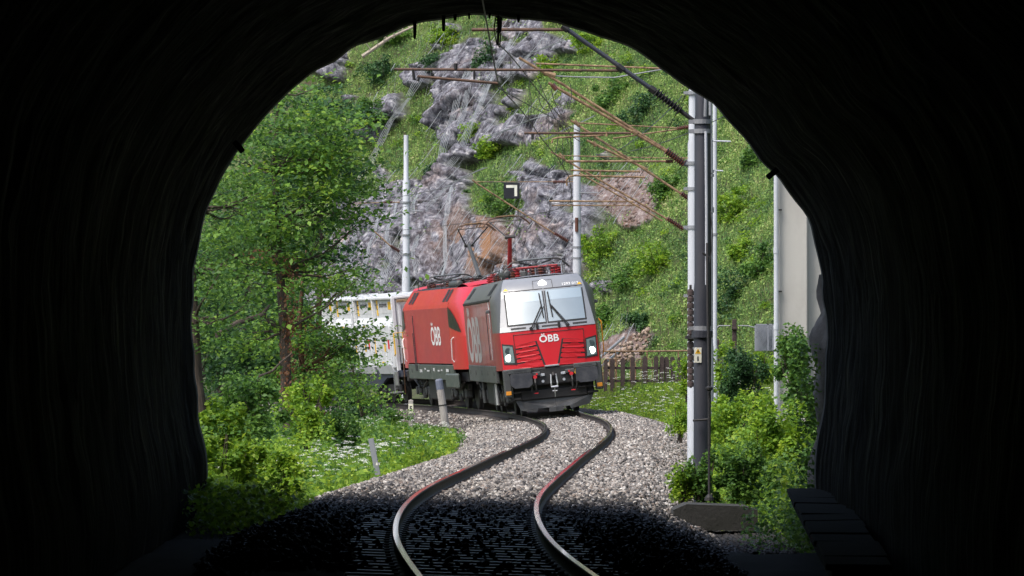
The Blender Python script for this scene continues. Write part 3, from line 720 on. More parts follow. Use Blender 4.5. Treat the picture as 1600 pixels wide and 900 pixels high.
def roof_gear(root, y0, y1, red, seed):
    r = random.Random(seed); im = M['redins'] if red else M['insul']
    k = 0; y = y0
    while y < y1:
        for x in (-.62, .1, .7):
            if r.random() < .3: continue
            xx = x + r.uniform(-.12, .12); h = r.uniform(.2, .34)
            MB().lathe((xx, y, 3.98), (xx, y, 3.98 + h), [(0, .07), (.12, .1), (.24, .055), (.4, .11), (.52, .055), (.68, .1), (.8, .055), (.95, .09), (1, .04)], 10).build('roof_insulator', im if r.random() < .4 else M['insul'], root)
        y += r.uniform(.85, 1.3)
    for x, z, rr in ((-.62, 4.3, .02), (.1, 4.33, .018), (.7, 4.29, .02)):
        pts = [(x + .05 * math.sin(q * 1.3 + x), y0 + (y1 - y0) * q / 12, z + .03 * math.sin(q * 2.1 + x * 5)) for q in range(13)]
        MB().tube(pts, rr, 6).build('bus_bar', M['wire'] if x < 0 else M['steel'], root)
    for q in range(20):
        y = r.uniform(y0, y1); x = r.uniform(-.95, .9); x2 = x + r.uniform(-.4, .4); y2 = y + r.uniform(.4, 1.3); hh = r.uniform(.2, .42)
        MB().tube([(x, y, 4.0), (x, y + .02, 4 + hh * .7), (x * .7 + x2 * .3, y * .7 + y2 * .3, 4 + hh), (x2, y2, 4 + hh * .6), (x2, y2, 4.02)], .014, 5).build('roof_cable', M['wire'] if q % 4 else M['chrome'], root)
    for q in range(4):
        y = y0 + (q + .5) * (y1 - y0) / 4
        MB().bbox((r.uniform(-.5, .5), y, 4.08), (r.uniform(.5, .9), r.uniform(.5, 1.0), .2), .03).build('roof_box', M['frame'] if q % 2 else M['dgrey'], root)
    MB().lathe((-.85, y0 + 1, 4.14), (-.85, y0 + 3.2, 4.14), [(0, .06), (.02, .12), (.98, .12), (1, .06)], 14).build('air_reservoir', M['sill'], root)

# ---- leading engine: boxy modern machine with a grey cab band
front = (1.27, 154.5); rearp = (.19, 173.45)
hd = math.atan2(-(rearp[0] - front[0]), rearp[1] - front[1]); ROLL = -.099
eng = thing('electric_locomotive', 'red electric locomotive with grey cab band leading the train, lamps lit', 'locomotive', (front[0], front[1], float(tz(154))), (0, ROLL, hd), 'red locomotives of the train')
VP = dict(yc=[(1.38, 0), (2.45, .06), (2.6, .13), (3.57, .55), (3.8, .74), (3.95, .98)], hw=[(1.38, 1.38), (2.45, 1.37), (2.6, 1.345), (3.57, 1.2), (3.86, 1.12), (3.95, 1.06)],
          bw=[(1.38, 1.5), (3.38, 1.5), (3.5, 1.47), (3.95, 1.1)], curve=.2, yb=1.75, z_low=[1.38, 1.7, 2.1, 2.46], z_up=[2.46, 2.6, 2.9, 3.25, 3.4, 3.57, 3.72, 3.84, 3.91, 3.95],
          z_cowl=[3.38, 3.44, 3.5, 3.95], crown=.07, dome=.0, z_side=(1.52, 3.38), cuts=[1.75, 3.0, 6.2, 9.5, 12.8, 16.0, LEN - 1.75])
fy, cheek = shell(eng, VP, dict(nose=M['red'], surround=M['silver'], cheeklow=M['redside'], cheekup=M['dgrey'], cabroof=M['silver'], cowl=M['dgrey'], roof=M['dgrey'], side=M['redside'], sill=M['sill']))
def fp(u, z, off=0): return Vector((u, fy(u, z) - off, z))
def fpoly(poly, name, mat, off0, off1, parent=eng, sub=1):
    mb = MB(); q = []
    for i in range(len(poly)):
        a, b = poly[i], poly[(i + 1) % len(poly)]
        for k in range(sub): q.append((a[0] + (b[0] - a[0]) * k / sub, a[1] + (b[1] - a[1]) * k / sub))
    mb.prism(q, lambda p, s: fp(p[0], p[1], off1 if s == 0 else off0)); return mb.build(name, mat, parent)
def fgrid(c, name, mat, off, parent=eng, n=6, mcount=6):
    """curved sheet on the front: corners c = bottom-left, bottom-right, top-right, top-left"""
    cols = []
    for i in range(n + 1):
        t = i / n; b = [c[0][k] + (c[1][k] - c[0][k]) * t for k in (0, 1)]; d = [c[3][k] + (c[2][k] - c[3][k]) * t for k in (0, 1)]
        cols.append([fp(b[0] + (d[0] - b[0]) * s / mcount, b[1] + (d[1] - b[1]) * s / mcount, off) for s in range(mcount + 1)])
    return loft(cols, name, mat, parent)
# windscreens: seal, glass, blind
for sg in (-1, 1):
    def q(a): return [(sg * x, z) for x, z in (a if sg > 0 else [a[1], a[0], a[3], a[2]])]
    fgrid(q([(.012, 2.61), (1.14, 2.61), (1.13, 3.61), (.012, 3.61)]), 'screen_seal', M['black'], .008)
    g = fgrid(q([(.045, 2.655), (1.10, 2.655), (1.09, 3.565), (.045, 3.565)]), 'windscreen', M['screen'], .016)
    fgrid(q([(.07, 3.27), (1.075, 3.27), (1.065, 3.54), (.07, 3.54)]), 'blind_band', M['blind'], .0185, parent=g)
# engraved outline of the nose flap
for a, b in (((-1.0, 2.36), (1.0, 2.36)), ((-1.0, 2.36), (-.99, 1.5)), ((1.0, 2.36), (.99, 1.5))):
    MB().tube([fp(a[0] + (b[0] - a[0]) * k / 8, a[1] + (b[1] - a[1]) * k / 8, .003) for k in range(9)], .009, 5).build('panel_joint', M['black'], eng)
# grille slats either side of the V
for sg in (-1, 1):
    fpoly([(sg * x, z) for x, z in ((.36, 2.14), (.98, 2.06), (.98, 1.5), (.17, 1.44))], 'grille_backing', M['black'], .0, .004, sub=4)
    for k in range(5):
        zt_ = 2.12 - k * .135; zb_ = zt_ - .092
        def inner(z): return .40 - (2.14 - z) * .26
        sl_ = -.06
        poly = [(inner(zt_) + .01, zt_), (.97, zt_ + sl_), (.97, zb_ + sl_), (inner(zb_) + .01, zb_)]
        if k == 4: poly = [(inner(zt_) + .01, zt_), (.97, zt_ + sl_), (.97, 1.40), (inner(1.42) + .01, 1.40)]
        fpoly([(sg * x, z) for x, z in poly], 'grille_slat', M['red'], .004, .02, sub=4)
    # headlamps
    hb = fpoly([(sg * x, z) for x, z in ((1.35, 2.14), (1.03, 2.08), (1.0, 1.52), (1.34, 1.55))], 'headlamp_bezel', M['black'], -.002, .012, sub=3)
    hl = fpoly([(sg * x, z) for x, z in ((1.325, 2.09), (1.06, 2.04), (1.035, 1.57), (1.315, 1.595))], 'headlamp', M['lampbox'], .012, .02, sub=3)
    for z, r_, mt, nm in ((1.72, .1, M['lamp'], 'lit_lamp'), (1.93, .095, M['lens'], 'unlit_lamp')):
        c = fp(sg * 1.185, z, .03); MB().lathe(c + Vector((0, .03, 0)), c, [(0, r_), (.8, r_), (1, r_ * .85)], 20).build(nm, mt, hl)
    fpoly([(sg * 1.36, 2.46), (sg * .05, 2.46), (sg * .05, 2.448), (sg * 1.36, 2.448)], 'panel_joint', M['black'], 0, .005, sub=4)
text_part('ÖBB', .56, .25, lambda x, y: fp(x + .0, y + 2.2, .012), M['white'], eng, bold=.02)
text_part('1293 017', .48, .075, lambda x, y: fp(x + .80, y + 3.68, .01), M['white'], eng, bold=.02)
# top lamp in its flap
for a, b in (((-.28, 3.62), (-.27, 3.84)), ((.28, 3.62), (.27, 3.84)), ((-.27, 3.84), (.27, 3.84))):
    MB().tube([fp(a[0] + (b[0] - a[0]) * k / 4, a[1] + (b[1] - a[1]) * k / 4, .003) for k in range(5)], .007, 5).build('panel_joint', M['black'], eng)
c = fp(0, 3.73, .02); MB().lathe(c + Vector((0, .06, 0)), c, [(0, .115), (.7, .115), (1, .095)], 20).build('lit_lamp', M['lamp'], eng)
for u in (-1.06, 1.06): fpoly([(u - .07, 3.63), (u + .07, 3.63), (u, 3.7)], 'warning_triangle', M['yellow'], 0, .006)
for u0, u1 in ((-1.05, -.62), (-.17, .3), (.72, 1.13)): fpoly([(u0, 2.51), (u1, 2.51), (u1, 2.56), (u0, 2.56)], 'vent_slot', M['black'], 0, .007, sub=2)
for b, t, bl0, bl1 in (((-.48, 2.5), (-.1, 3.15), (-.14, 3.48), (-.09, 2.78)), ((.56, 2.5), (.13, 3.15), (.11, 3.5), (.17, 2.78))):
    w = MB().tube([fp(*b, .05), fp(*t, .07)], .018, 5).tube([fp(b[0] + .06, b[1], .05), fp(t[0] + .05, t[1] - .05, .07)], .012, 5).cyl(fp(*b, .0), fp(*b, .07), .05, 8).build('wiper_arm', M['black'], eng)
    MB().tube([fp(*bl0, .05), fp(*bl1, .05)], .018, 5).build('wiper_blade', M['black'], w)
for u in (-.3, .32): MB().bbox(fp(u, 2.55, .04), (.07, .06, .16), .01).build('washer_nozzle', M['black'], eng)
# buffer beam
MB().bbox((0, .12, 1.12), (2.7, .3, .5), .03).build('buffer_beam', M['frame'], eng)
MB().bbox((0, .5, .75), (2.3, .5, .5), .03).build('lower_beam', M['frame'], eng)
for sg, nm in ((-1, 'SIEMENS'), (1, 'Vectron')):
    MB().bbox((sg * .93, -.02, 1.33), (.66, .42, .14), .02).build('buffer_cap', M['sill'], eng)
    text_part(nm, .38, .055, lambda x, y, sg=sg: Vector((x + sg * .93, -.234, y + 1.335)), M['ink'], eng, bold=.015)
    MB().cyl((sg * .93, 0, 1.06), (sg * .93, -.42, 1.06), .13, 18).build('buffer_stem', M['frame'], eng)
    poly = [(-.31, -.12), (-.31, .17), (-.27, .21), (.27, .21), (.31, .17), (.31, -.12), (.2, -.21), (-.2, -.21)]
    MB().prism(poly, lambda p, s: Vector((sg * .93 + p[0], -.5 if s == 0 else -.43, 1.06 + p[1]))).build('buffer_head', M['buffer'], eng)
    MB().bbox((sg * 1.3, .15, 1.0), (.2, .5, .8), .03).build('corner_bracket', M['sill'], eng)
    MB().bbox((sg * 1.3, -.11, .73), (.15, .02, .11), .005).build('reflector', M['orange'], eng)
    MB().box((sg * .95, .05, .72), (.6, .1, .02)).box((sg * 1.1, .3, .55), (.3, .5, .06)).build('step', M['frame'], eng)
    # jumper sockets, taps and hoses
    MB().bbox((sg * .5, -.08, 1.2), (.3, .1, .12), .02).build('socket_box', M['sill'], eng)
    tp = MB().cyl((sg * .52, -.1, 1.12), (sg * .52, -.2, 1.12), .055, 10).cyl((sg * .46, -.1, 1.2), (sg * .46, -.17, 1.2), .03, 8).build('brake_tap', M['redcap'], eng)
    MB().cyl((sg * .66, -.1, 1.14), (sg * .66, -.2, 1.14), .045, 10).box((sg * .64, -.16, 1.23), (.02, .04, .14)).build('reservoir_tap', M['yellow'], eng)
    MB().tube([(sg * .52, -.16, 1.1), (sg * .53, -.25, .95), (sg * .52, -.24, .78), (sg * .5, -.18, .68)], .028, 7).build('brake_hose', M['hose'], eng)
    MB().tube([(sg * .66, -.16, 1.1), (sg * .66, -.24, .9), (sg * .63, -.2, .72)], .026, 7).build('brake_hose', M['hose'], eng)
    MB().box((sg * .53, -.21, .66), (.12, .06, .025)).build('hose_bracket', M['redcap'], eng)
    MB().cyl((sg * .3, -.06, .98), (sg * .3, -.12, .98), .04, 10).bbox((sg * .3, -.06, 1.16), (.14, .06, .07), .01).build('socket', M['chrome'], eng)
hk = MB().tube([(0, 0, 1.08), (0, -.25, 1.08), (0, -.33, 1.14), (0, -.28, 1.2)], [.07, .06, .05, .03], 8).build('draw_hook', M['frame'], eng)
MB().tube([(-.07, -.28, 1.16), (-.09, -.32, .9), (-.08, -.3, .8)], .022, 6).tube([(.07, -.28, 1.16), (.09, -.32, .9), (.08, -.3, .8)], .022, 6).cyl((-.1, -.3, .8), (.1, -.3, .8), .03, 8).build('screw_coupling', M['chrome'], eng)
MB().tube([(0, -.3, .8), (0, -.26, .52)], .016, 6).tube([(-.07, -.28, .68), (.07, -.28, .68)], .016, 6).build('coupling_spindle', M['steel'], eng)
MB().bbox((0, -.02, 1.40), (.42, .1, .05), .01).build('nose_step', M['steel'], eng)
# plough
pl = [(-1.12, .5), (1.12, .5), (.98, .22), (.42, .14), (.4, .22), (.2, .22), (.2, .1), (-.2, .1), (-.2, .22), (-.5, .22), (-.55, .12), (-.98, .2)]
MB().prism([(x, z) for x, z in pl], lambda p, s: Vector((p[0], -.08 + .25 * abs(p[0]) - (.0 if s else .03), p[1]))).build('rail_guard', M['plough'], eng)
MB().box((0, -.115, .32), (.012, .03, .42)).build('guard_seam', M['black'], eng)
MB().bbox((0, .25, .62), (1.9, .3, .3), .03).build('guard_carrier', M['frame'], eng)
# left side fittings
for sg in (-1, 1):
    MB().bbox((sg * 1.503, 2.38, 2.98), (.012, .3, .78), .004).build('door_window', M['dglass'], eng)
    MB().tube([(sg * 1.56, 3.02, 1.7), (sg * 1.56, 3.02, 3.1)], .012, 6).build('door_handrail', M['ink'], eng)
    MB().tube([(sg * 1.56, 1.8, 1.7), (sg * 1.56, 1.8, 2.6)], .012, 6).build('door_handrail', M['chrome'], eng)
    MB().bbox((sg * 1.52, 2.75, 2.2), (.03, .12, .04), .005).bbox((sg * 1.515, 2.5, 1.98), (.02, .2, .03), .004).build('door_handle', M['chrome'], eng)
    MB().bbox((sg * 1.56, 1.9, 3.1), (.12, .1, .1), .02).build('rear_view_camera', M['dgrey'], eng)
    for y0 in (2.6, 14.8):
        for k in range(3):
            a = Vector((sg * 1.47, y0 + k * .55, 3.5)); b = Vector((sg * 1.12, y0 + k * .55, 3.93)); 
            d = (b - a).normalized(); nrm = Vector((sg * d.z, 0, -sg * d.x)) * (1 if True else 0)
            mb = MB(); h_ = .2
            mb.add([a + d * .07 + Vector((0, -h_, 0)) + nrm * .012, a + d * .07 + Vector((0, h_, 0)) + nrm * .012, b - d * .07 + Vector((0, h_, 0)) + nrm * .012, b - d * .07 + Vector((0, -h_, 0)) + nrm * .012], [(0, 1, 2, 3)])
            mb.build('air_intake', M['black'], eng)
    MB().bbox((sg * 1.5, LEN / 2, 3.42), (.05, 15.2, .07), .01).build('gutter', M['black'], eng)
    text_part('ÖBB', 7.6, 1.72, lambda x, y, sg=sg: Vector((sg * 1.5075, 12.4 + sg * x, 2.45 + y)), M['greylet'], eng, bold=.03)
    for k, (y_, z_) in enumerate(((5.2, .85), (6.0, .85), (12.5, .8))):
        MB().cyl((sg * 1.35, y_, .98), (sg * 1.35, y_, .35), .055, 10).build('sand_pipe', M['sill'] if k else M['chrome'], eng)
MB().tube([(1.53, .9, 1.5), (1.58, .85, 1.7), (1.58, .85, 2.5), (1.52, .9, 2.6)], .018, 6).build('corner_handrail', M['orange'], eng)
pantograph(eng, 3.3, None, M['redcap'], 'folded_pantograph')
pantograph(eng, 15.6, 6.02, M['redcap'], 'raised_pantograph', w=1.5, lean=-1)
roof_gear(eng, 2.0, 16.8, True, 3)

# ---- second engine
tf = (.10, 174.45); tr_ = (-2.36, 193.2)
hd2 = math.atan2(-(tr_[0] - tf[0]), tr_[1] - tf[1])
tau = thing('electric_locomotive', 'plain red rounded electric locomotive second in the train, white side lettering', 'locomotive', (tf[0], tf[1], float(tz(174))), (0, ROLL, hd2), 'red locomotives of the train')
TP = dict(yc=[(1.38, 0), (2.3, .08), (2.6, .18), (3.4, .6), (3.8, 1.1), (4.02, 1.8)], hw=[(1.38, 1.3), (2.3, 1.32), (2.9, 1.26), (3.5, 1.12), (4.02, .85)],
          bw=[(1.38, 1.5), (3.4, 1.5), (3.55, 1.44), (4.02, 1.12)], curve=.35, yb=3.1, z_low=[1.38, 1.7, 2.1, 2.46], z_up=[2.46, 2.7, 2.95, 3.2, 3.45, 3.6, 3.75, 3.88, 3.97, 4.02],
          z_cowl=[3.4, 3.48, 3.55, 4.02], crown=.1, dome=.1, z_side=(1.56, 3.4), cuts=[3.1, 13.1, 13.62, LEN - 3.1])
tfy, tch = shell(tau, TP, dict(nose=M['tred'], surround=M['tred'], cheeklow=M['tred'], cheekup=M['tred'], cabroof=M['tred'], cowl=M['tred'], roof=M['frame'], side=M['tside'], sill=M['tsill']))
for sg in (-1, 1):
    text_part('ÖBB', 2.75, .78, lambda x, y, sg=sg: Vector((sg * 1.5085, 7.0 + sg * x, 2.55 + y)), M['white'], tau, bold=.02)
    for end in (0, 1):
        def fe(x, y, z): return Vector((x, LEN - y if end else y, z))
        # side window hugging the cab corner
        wy = np.linspace(3.05, .95, 12)
        def onside(y, z):
            t0, t1 = 0.0, 1.0
            for _ in range(24):
                tm = (t0 + t1) / 2
                if tch(z, tm)[1] < y: t0 = tm
                else: t1 = tm
            return tch(z, t0)[0]
        cols_ = []
        for y_ in wy:
            e_ = (3.05 - y_) / 2.1; zt_ = 3.42 - .8 * e_**1.7; zb_ = 2.78 - .2 * e_
            cols_.append([tuple(fe(sg * (onside(y_, z_) + .014), y_, z_)) for z_ in np.linspace(min(zb_, zt_ - .01), zt_, 5)])
        loft(cols_, 'cab_side_window', M['sidewin'], tau)
        MB().tube([fe(sg * 1.5, 2.5, 1.62), fe(sg * 1.56, 2.5, 1.7), fe(sg * 1.56, 2.3, 2.35), fe(sg * 1.5, 2.2, 2.42)], .022, 6).build('cab_handrail', M['white'], tau)
        g = MB(); g.prism([(-.95, 2.75), (.95, 2.75), (.8, 3.5), (-.8, 3.5)], lambda p, s: fe(p[0], tfy(p[0], p[1]) - (.02 if s == 0 else -.03), p[1])); g.build('windscreen', M['dglass'], tau)
        for z, w in ((1.75, .14),):
            MB().cyl(fe(sg * .95, .2, z), fe(sg * .95, .05, z), w, 16).build('headlamp', M['lens'], tau)
        MB().cyl(fe(sg * .93, .2, 1.06), fe(sg * .93, -.42, 1.06), .13, 16).bbox(fe(sg * .93, -.46, 1.06), (.58, .08, .4), .03).build('buffer', M['frame'], tau)
    for y0 in (3.9, 13.9):
        for k in range(2):
            a = Vector((sg * 1.44, y0 + k * .85, 3.55)); b = Vector((sg * 1.12, y0 + k * .85, 4.02)); d = (b - a).normalized(); nrm = Vector((sg * d.z, 0, -sg * d.x))
            mb = MB(); h_ = .3
            mb.add([a + d * .05 + Vector((0, -h_, 0)) + nrm * .012, a + d * .05 + Vector((0, h_, 0)) + nrm * .012, b - d * .05 + Vector((0, h_, 0)) + nrm * .012, b - d * .05 + Vector((0, -h_, 0)) + nrm * .012], [(0, 1, 2, 3)])
            mb.build('air_intake', M['black'], tau)
    MB().bbox((sg * 1.46, 13.36, 2.45), (.03, .5, 1.9), .01).build('door_recess', M['black'], tau)
    MB().tube([(sg * 1.53, 13.2, 1.3), (sg * 1.53, 13.2, 3.2)], .016, 6).build('door_handrail', M['ink'], tau)
    MB().tube([(sg * 1.53, 13.55, 1.3), (sg * 1.53, 13.55, 2.6)], .016, 6).build('door_handrail', M['ink'], tau)
    for k in range(7):
        MB().box((sg * 1.517, 4.6 + k * 1.3 + .3 * math.sin(k * 2), 1.34 + .05 * math.sin(k * 3)), (.004, .34 if k % 2 else .7, .05 if k % 3 else .1)).build('small_lettering', M['label'], tau)
MB().bbox((-1.5, 3.4, 1.0), (.12, 3.2, .5), .06).build('corner_skirt', M['tsill'], tau)
MB().tube([(-1.62, LEN - 2.6, 2.1), (-1.64, LEN - 2.6, 1.1), (-1.62, LEN - 2.2, .5)], .025, 6).build('ladder_rail', M['drust'], tau)
pantograph(tau, 6.3, 6.05, M['sill'], 'raised_pantograph', w=1.5, lean=1)
pantograph(tau, 15.0, None, M['sill'], 'folded_pantograph')
roof_gear(tau, 3.4, 16.4, False, 5)

# ---- container wagon and its containers
wf = (-2.62, 194.2); wr = (-6.12, 207.3)
hd3 = math.atan2(-(wr[0] - wf[0]), wr[1] - wf[1])
wag = thing('container_wagon', 'dark blue container wagon coupled behind the second locomotive', 'wagon', (wf[0], wf[1], .02), (0, ROLL, hd3))
MB().bbox((0, 6.7, 1.1), (2.3, 13.4, .22), .03).build('deck', M['blue'], wag)
for sg in (-1, 1):
    MB().prism([(0, 1.0), (0, 1.22), (13.4, 1.22), (13.4, 1.0), (11, .95), (9.6, .55), (3.8, .55), (2.4, .95)], lambda p, s: Vector((sg * (1.22 if s else 1.1), p[0], p[1]))).build('side_sill', M['blue'], wag)
    MB().cyl((sg * .9, 0, 1.05), (sg * .9, -.5, 1.05), .11, 14).bbox((sg * .9, -.52, 1.05), (.5, .06, .36), .02).build('buffer', M['frame'], wag)
    MB().bbox((sg * 1.32, .5, .95), (.06, .4, .5), .01).box((sg * 1.35, .6, .45), (.3, .9, .04)).tube([(sg * 1.32, .9, .45), (sg * 1.32, .9, 1.1)], .02, 5).build('shunter_step', M['steel'], wag)
for yb in (2.4, 11.0):
    bo = MB().bbox((-1.0, yb, .55), (.14, 2.6, .3), .03).bbox((1.0, yb, .55), (.14, 2.6, .3), .03).box((0, yb, .6), (1.9, .4, .3)).build('bogie', M['frame'], wag)
    for dy_ in (-.9, .9):
        for sg in (-1, 1):
            MB().lathe((sg * .69, yb + dy_, .46), (sg * .83, yb + dy_, .46), [(0, .49), (.2, .47), (.21, .45), (1, .43)], 24).build('wheel', M['frame'], bo)
            MB().bbox((sg * 1.06, yb + dy_, .45), (.22, .32, .28), .04).cyl((sg * 1.14, yb + dy_, .45), (sg * 1.22, yb + dy_, .45), .1, 10).build('axle_box', M['frame'], bo)
def container(k):
    y0 = .45 + k * 6.35
    c = thing('freight_container', ['white ribbed freight container nearest the red locomotive, yellow marks on its side', 'white ribbed freight container behind the first one, half hidden by the tree branches'][k], 'container', wag.matrix_basis @ Vector((0, y0, 1.22)), (0, ROLL, hd3), 'white containers on the wagon')
    Lc = 6.1; H = 2.6
    MB().box((0, Lc / 2, H / 2 + .1), (2.2, Lc - .1, H - .3)).build('container_body', M['cwhite'], c)
    MB().bbox((0, Lc / 2, H), (2.56, Lc, .09), .02).build('container_roof', M['cwhite'], c)
    for y in (.07, Lc / 2, Lc - .07):
        MB().bbox((0, y, H + .05), (2.5, .09, .05), .01).build('roof_bow', M['cwhite'], c)
    for sy in (.06, Lc - .06):
        for sg in (-1, 1): MB().bbox((sg * 1.21, sy, H / 2), (.14, .14, H + .02), .02).build('corner_post', M['cwhite'], c)
    for q in range(5):
        MB().bbox((-1.0 + q * .5, -.005, H / 2), (.12, .06, H - .4), .02).build('end_rib', M['cwhite'], c)
    for sg in (-1, 1):
        for b in range(2):
            ya, yb_ = .14 + b * 3.0, .14 + (b + 1) * 3.0 - .12
            # profile: upper flat panel, sloping ledge, lower ribbed panel
            pr = [(1.1, .12), (1.32, .12), (1.32, 1.62), (1.13, 1.9), (1.13, 2.54), (1.1, 2.54)]
            MB().prism(pr, lambda p, s: Vector((sg * p[0], ya if s == 0 else yb_, p[1]))).build('side_bay', M['cwhite'], c)
            for q in range(4):
                y = ya + .35 + q * (yb_ - ya - .7) / 3
                MB().bbox((sg * 1.335, y, .95), (.05, .16, 1.3), .015).build('side_rib', M['cwhite'], c)
            MB().bbox((sg * 1.2, yb_ + .06, H / 2), (.16, .1, H - .05), .02).build('bay_post', M['cwhite'], c)
            MB().prism([(1.1, -.12), (1.28, -.12), (1.4, .22), (1.1, .22)], lambda p, s: Vector((sg * p[0], ya + .3 if s == 0 else yb_ - .3, p[1]))).build('foot_bracket', M['cwhite'], c)
            x = sg * 1.135
            MB().box((x, (ya + yb_) / 2 + .1, 2.3), (.008, 2.0, .5)).build('name_board', M['label'], c)
            # reading direction differs on the two sides
            f = lambda v: ((ya + yb_) / 2 + sg * v)
            MB().box((x + sg * .008, f(.78), 2.33), (.006, .62, .28)).build('yellow_mark', M['yellow'], c)
            st = MB().box((x + sg * .008, f(-1.18), 2.28), (.006, .22, .6)).build('yellow_strip', M['yellow'], c)
            MB().tube([(x + sg * .014, f(-1.18) - sg * -.07, 2.38), (x + sg * .014, f(-1.18) - sg * .06, 2.38), (x + sg * .014, f(-1.18) - sg * .08, 2.3), (x + sg * .014, f(-1.18) - sg * .06, 2.22), (x + sg * .014, f(-1.18) - sg * -.07, 2.22)], .016, 5).build('strip_emblem', M['ink'], st)
            text_part('innofreight', 1.15, .26, lambda u, v: Vector((x + sg * .0085, f(u - .28), 2.34 + v)), M['ink'], c, bold=.02)
            for u_, z_, w_, h_, mt in ((.95, .85, .22, .34, 'redcap'), (-1.1, .78, .14, .6, 'yellow'), (.35, .72, .2, .26, 'yellow'), (-.1, .2, .3, .06, 'yellow'), (.4, 1.5, .3, .05, 'yellow')):
                MB().box((sg * 1.364, f(u_), z_ + .1), (.006, w_, h_)).build('marking', M[mt], c)
    if k == 0:
        for x in (-1.05, 1.05):
            MB().tube([(x - .28, -.02, .55), (x - .28, -.14, .6), (x - .28, -.14, 1.35), (x + .05, -.14, 1.35), (x + .05, -.14, .6), (x + .05, -.02, .55)], .028, 6).build('end_ladder', M['yellow'], c)
        MB().bbox((0, -.05, H - .12), (2.2, .06, .1), .01).build('end_rail', M['rust'], c)
container(0); container(1)
# ------------------------------------------------------------------ overhead line: masts with their brackets
def insulator(mb, a, b, r, k=9):
    prof = [(0, r * .35)]
    for i in range(k):
        t0 = (i + .15) / k; prof += [(t0, r * .5), (t0 + .3 / k, r), (t0 + .45 / k, r * .95), (t0 + .6 / k, r * .5)]
    prof.append((1, r * .35)); mb.lathe(a, b, prof, 10)
def sagged(a, b, n, sag):
    return [a.lerp(b, i / n) - Vector((0, 0, sag * 4 * (i / n) * (1 - i / n))) for i in range(n + 1)]
def mast(Y, px, wpx, label, mat, tubes, insus, zbase=-.8, ztop=9.4, steps=(), clamps=(), group='catenary masts beside the line', extra=None):
    X = (px - 800) * Y / F; k = Y / F
    t = thing('catenary_mast', label, 'catenary mast', (X, Y, zbase), group=group)
    r = wpx * k / 2; pts = [(X, Y, zbase)]; rr = [r * 1.06]
    z_prev = zbase
    for py, f in steps:
        z = EYE - (py - 549) * k; pts += [(X, Y, z - .03), (X, Y, z + .05)]; rr += [r * 1.0, r * f]; r *= f
    pts.append((X, Y, ztop)); rr.append(r * .92)
    MB().tube(pts, rr, 18).build('pole', mat, t, smooth=True, local=False)
    for py in clamps:
        z = EYE - (py - 549) * k
        MB().lathe((X, Y, z - .03), (X, Y, z + .03), [(0, wpx * k * .56), (1, wpx * k * .56)], 16).box((X - wpx * k * .62, Y, z), (.08, .12, .05)).build('clamp', M['galv'], t, local=False)
    for pts, w, mt, nm in tubes:
        P = [at(p[0], p[1], Y + (p[2] if len(p) > 2 else 0)) for p in pts]
        MB().tube(P, w * k / 2 * .88, 8).build(nm, M[mt], t, local=False)
    for a, b, w, mt in insus:
        mb = MB(); insulator(mb, at(a[0], a[1], Y), at(b[0], b[1], Y), w * k / 2); mb.build('insulator', M[mt], t, local=False)
    return t
T1 = mast(74, 1097, 26, 'slate grey tubular mast nearest the tunnel with yellow warning plate, thick dark bracket', M['dmast'],
     [([(881, 42), (1024, 143)], 8, 'dmast', 'bracket_tube'), ([(1062, 172), (1086, 190)], 8, 'frame', 'bracket_tube'),
      ([(737, 46), (884, 46)], 6, 'drust', 'registration_tube'), ([(616, 108), (967, 110)], 5, 'drust', 'registration_tube'), ([(652, 119), (778, 130)], 5, 'drust', 'steady_arm'),
      ([(645, 107), (647, 124), (653, 126), (655, 119)], 5, 'frame', 'drop_bracket'), ([(741, 109), (741, 124)], 4, 'frame', 'drop_bracket'), ([(712, 99), (712, 108)], 7, 'frame', 'tube_clamp'),
      ([(878, 40), (888, 47)], 12, 'frame', 'tube_clamp'), ([(965, 103), (974, 110)], 13, 'frame', 'tube_clamp'), ([(1015, 137), (1024, 143)], 13, 'frame', 'tube_clamp'),
      ([(1103, 150, -.2), (1102, 182, -.2)], 6, 'galv', 'conduit'), ([(1103, 205, -.25), (1104, 330, -.25), (1104, 445, -.25)], 5, 'wmast', 'conduit'), ([(1106, 445, -.25), (1108, 560, -.25)], 5, 'frame', 'conduit'),
      ([(1108, 180, .1), (1109, 520, .1), (1108, 700, .1)], 6, 'frame', 'conduit'), ([(1083, 657, -.2), (1108, 655, -.3)], 4, 'frame', 'rod_clamp'), ([(1110, 330, -.1), (1113, 360, -.1), (1112, 390, -.1), (1109, 410, -.1)], 1.6, 'wire', 'loose_cable'),
      ([(1098, 395, -.3), (1108, 402, -.3)], 4, 'frame', 'rod_clamp')],
     [((1024, 143), (1064, 174), 17, 'frame')], zbase=-.9, steps=((448, .92), (185, .9)), clamps=(190, 205, 513), group='catenary masts beside the line')
# flange collar and warning plate
k74 = 74 / F
c = at(1097, 516, 74); MB().lathe(c, c - Vector((0, 0, .1)), [(0, .125), (.1, .145), (1, .145)], 18).build('collar', M['dmast'], T1, local=False)
pc = at(1090.5, 555, 74 - .125)
pl = MB().bbox(pc, (.1, .006, .205), .003).build('warning_plate', M['signwht'], T1, local=False)
def onpl(x, y, o): return Vector((pc.x + x, pc.y - .004 - o, pc.z + y))
def sub(mb, name, mt, par):
    o = mb.build(name, mt, None); o.parent = par; 
    Mx = Matrix.Translation(Vector(T1.location)); o.data.transform(Mx.inverted()); return o
sub(MB().prism([(-.042, .02), (.042, .02), (0, .092)], lambda p, s: onpl(p[0], p[1], .002 * (1 - s))), 'warning_triangle', M['yellow'], pl)
sub(MB().prism([(.008, .08), (-.012, .05), (0, .05), (-.008, .028), (.014, .056), (.002, .056)], lambda p, s: onpl(p[0], p[1], .004 * (1 - s))), 'lightning_bolt', M['ink'], pl)
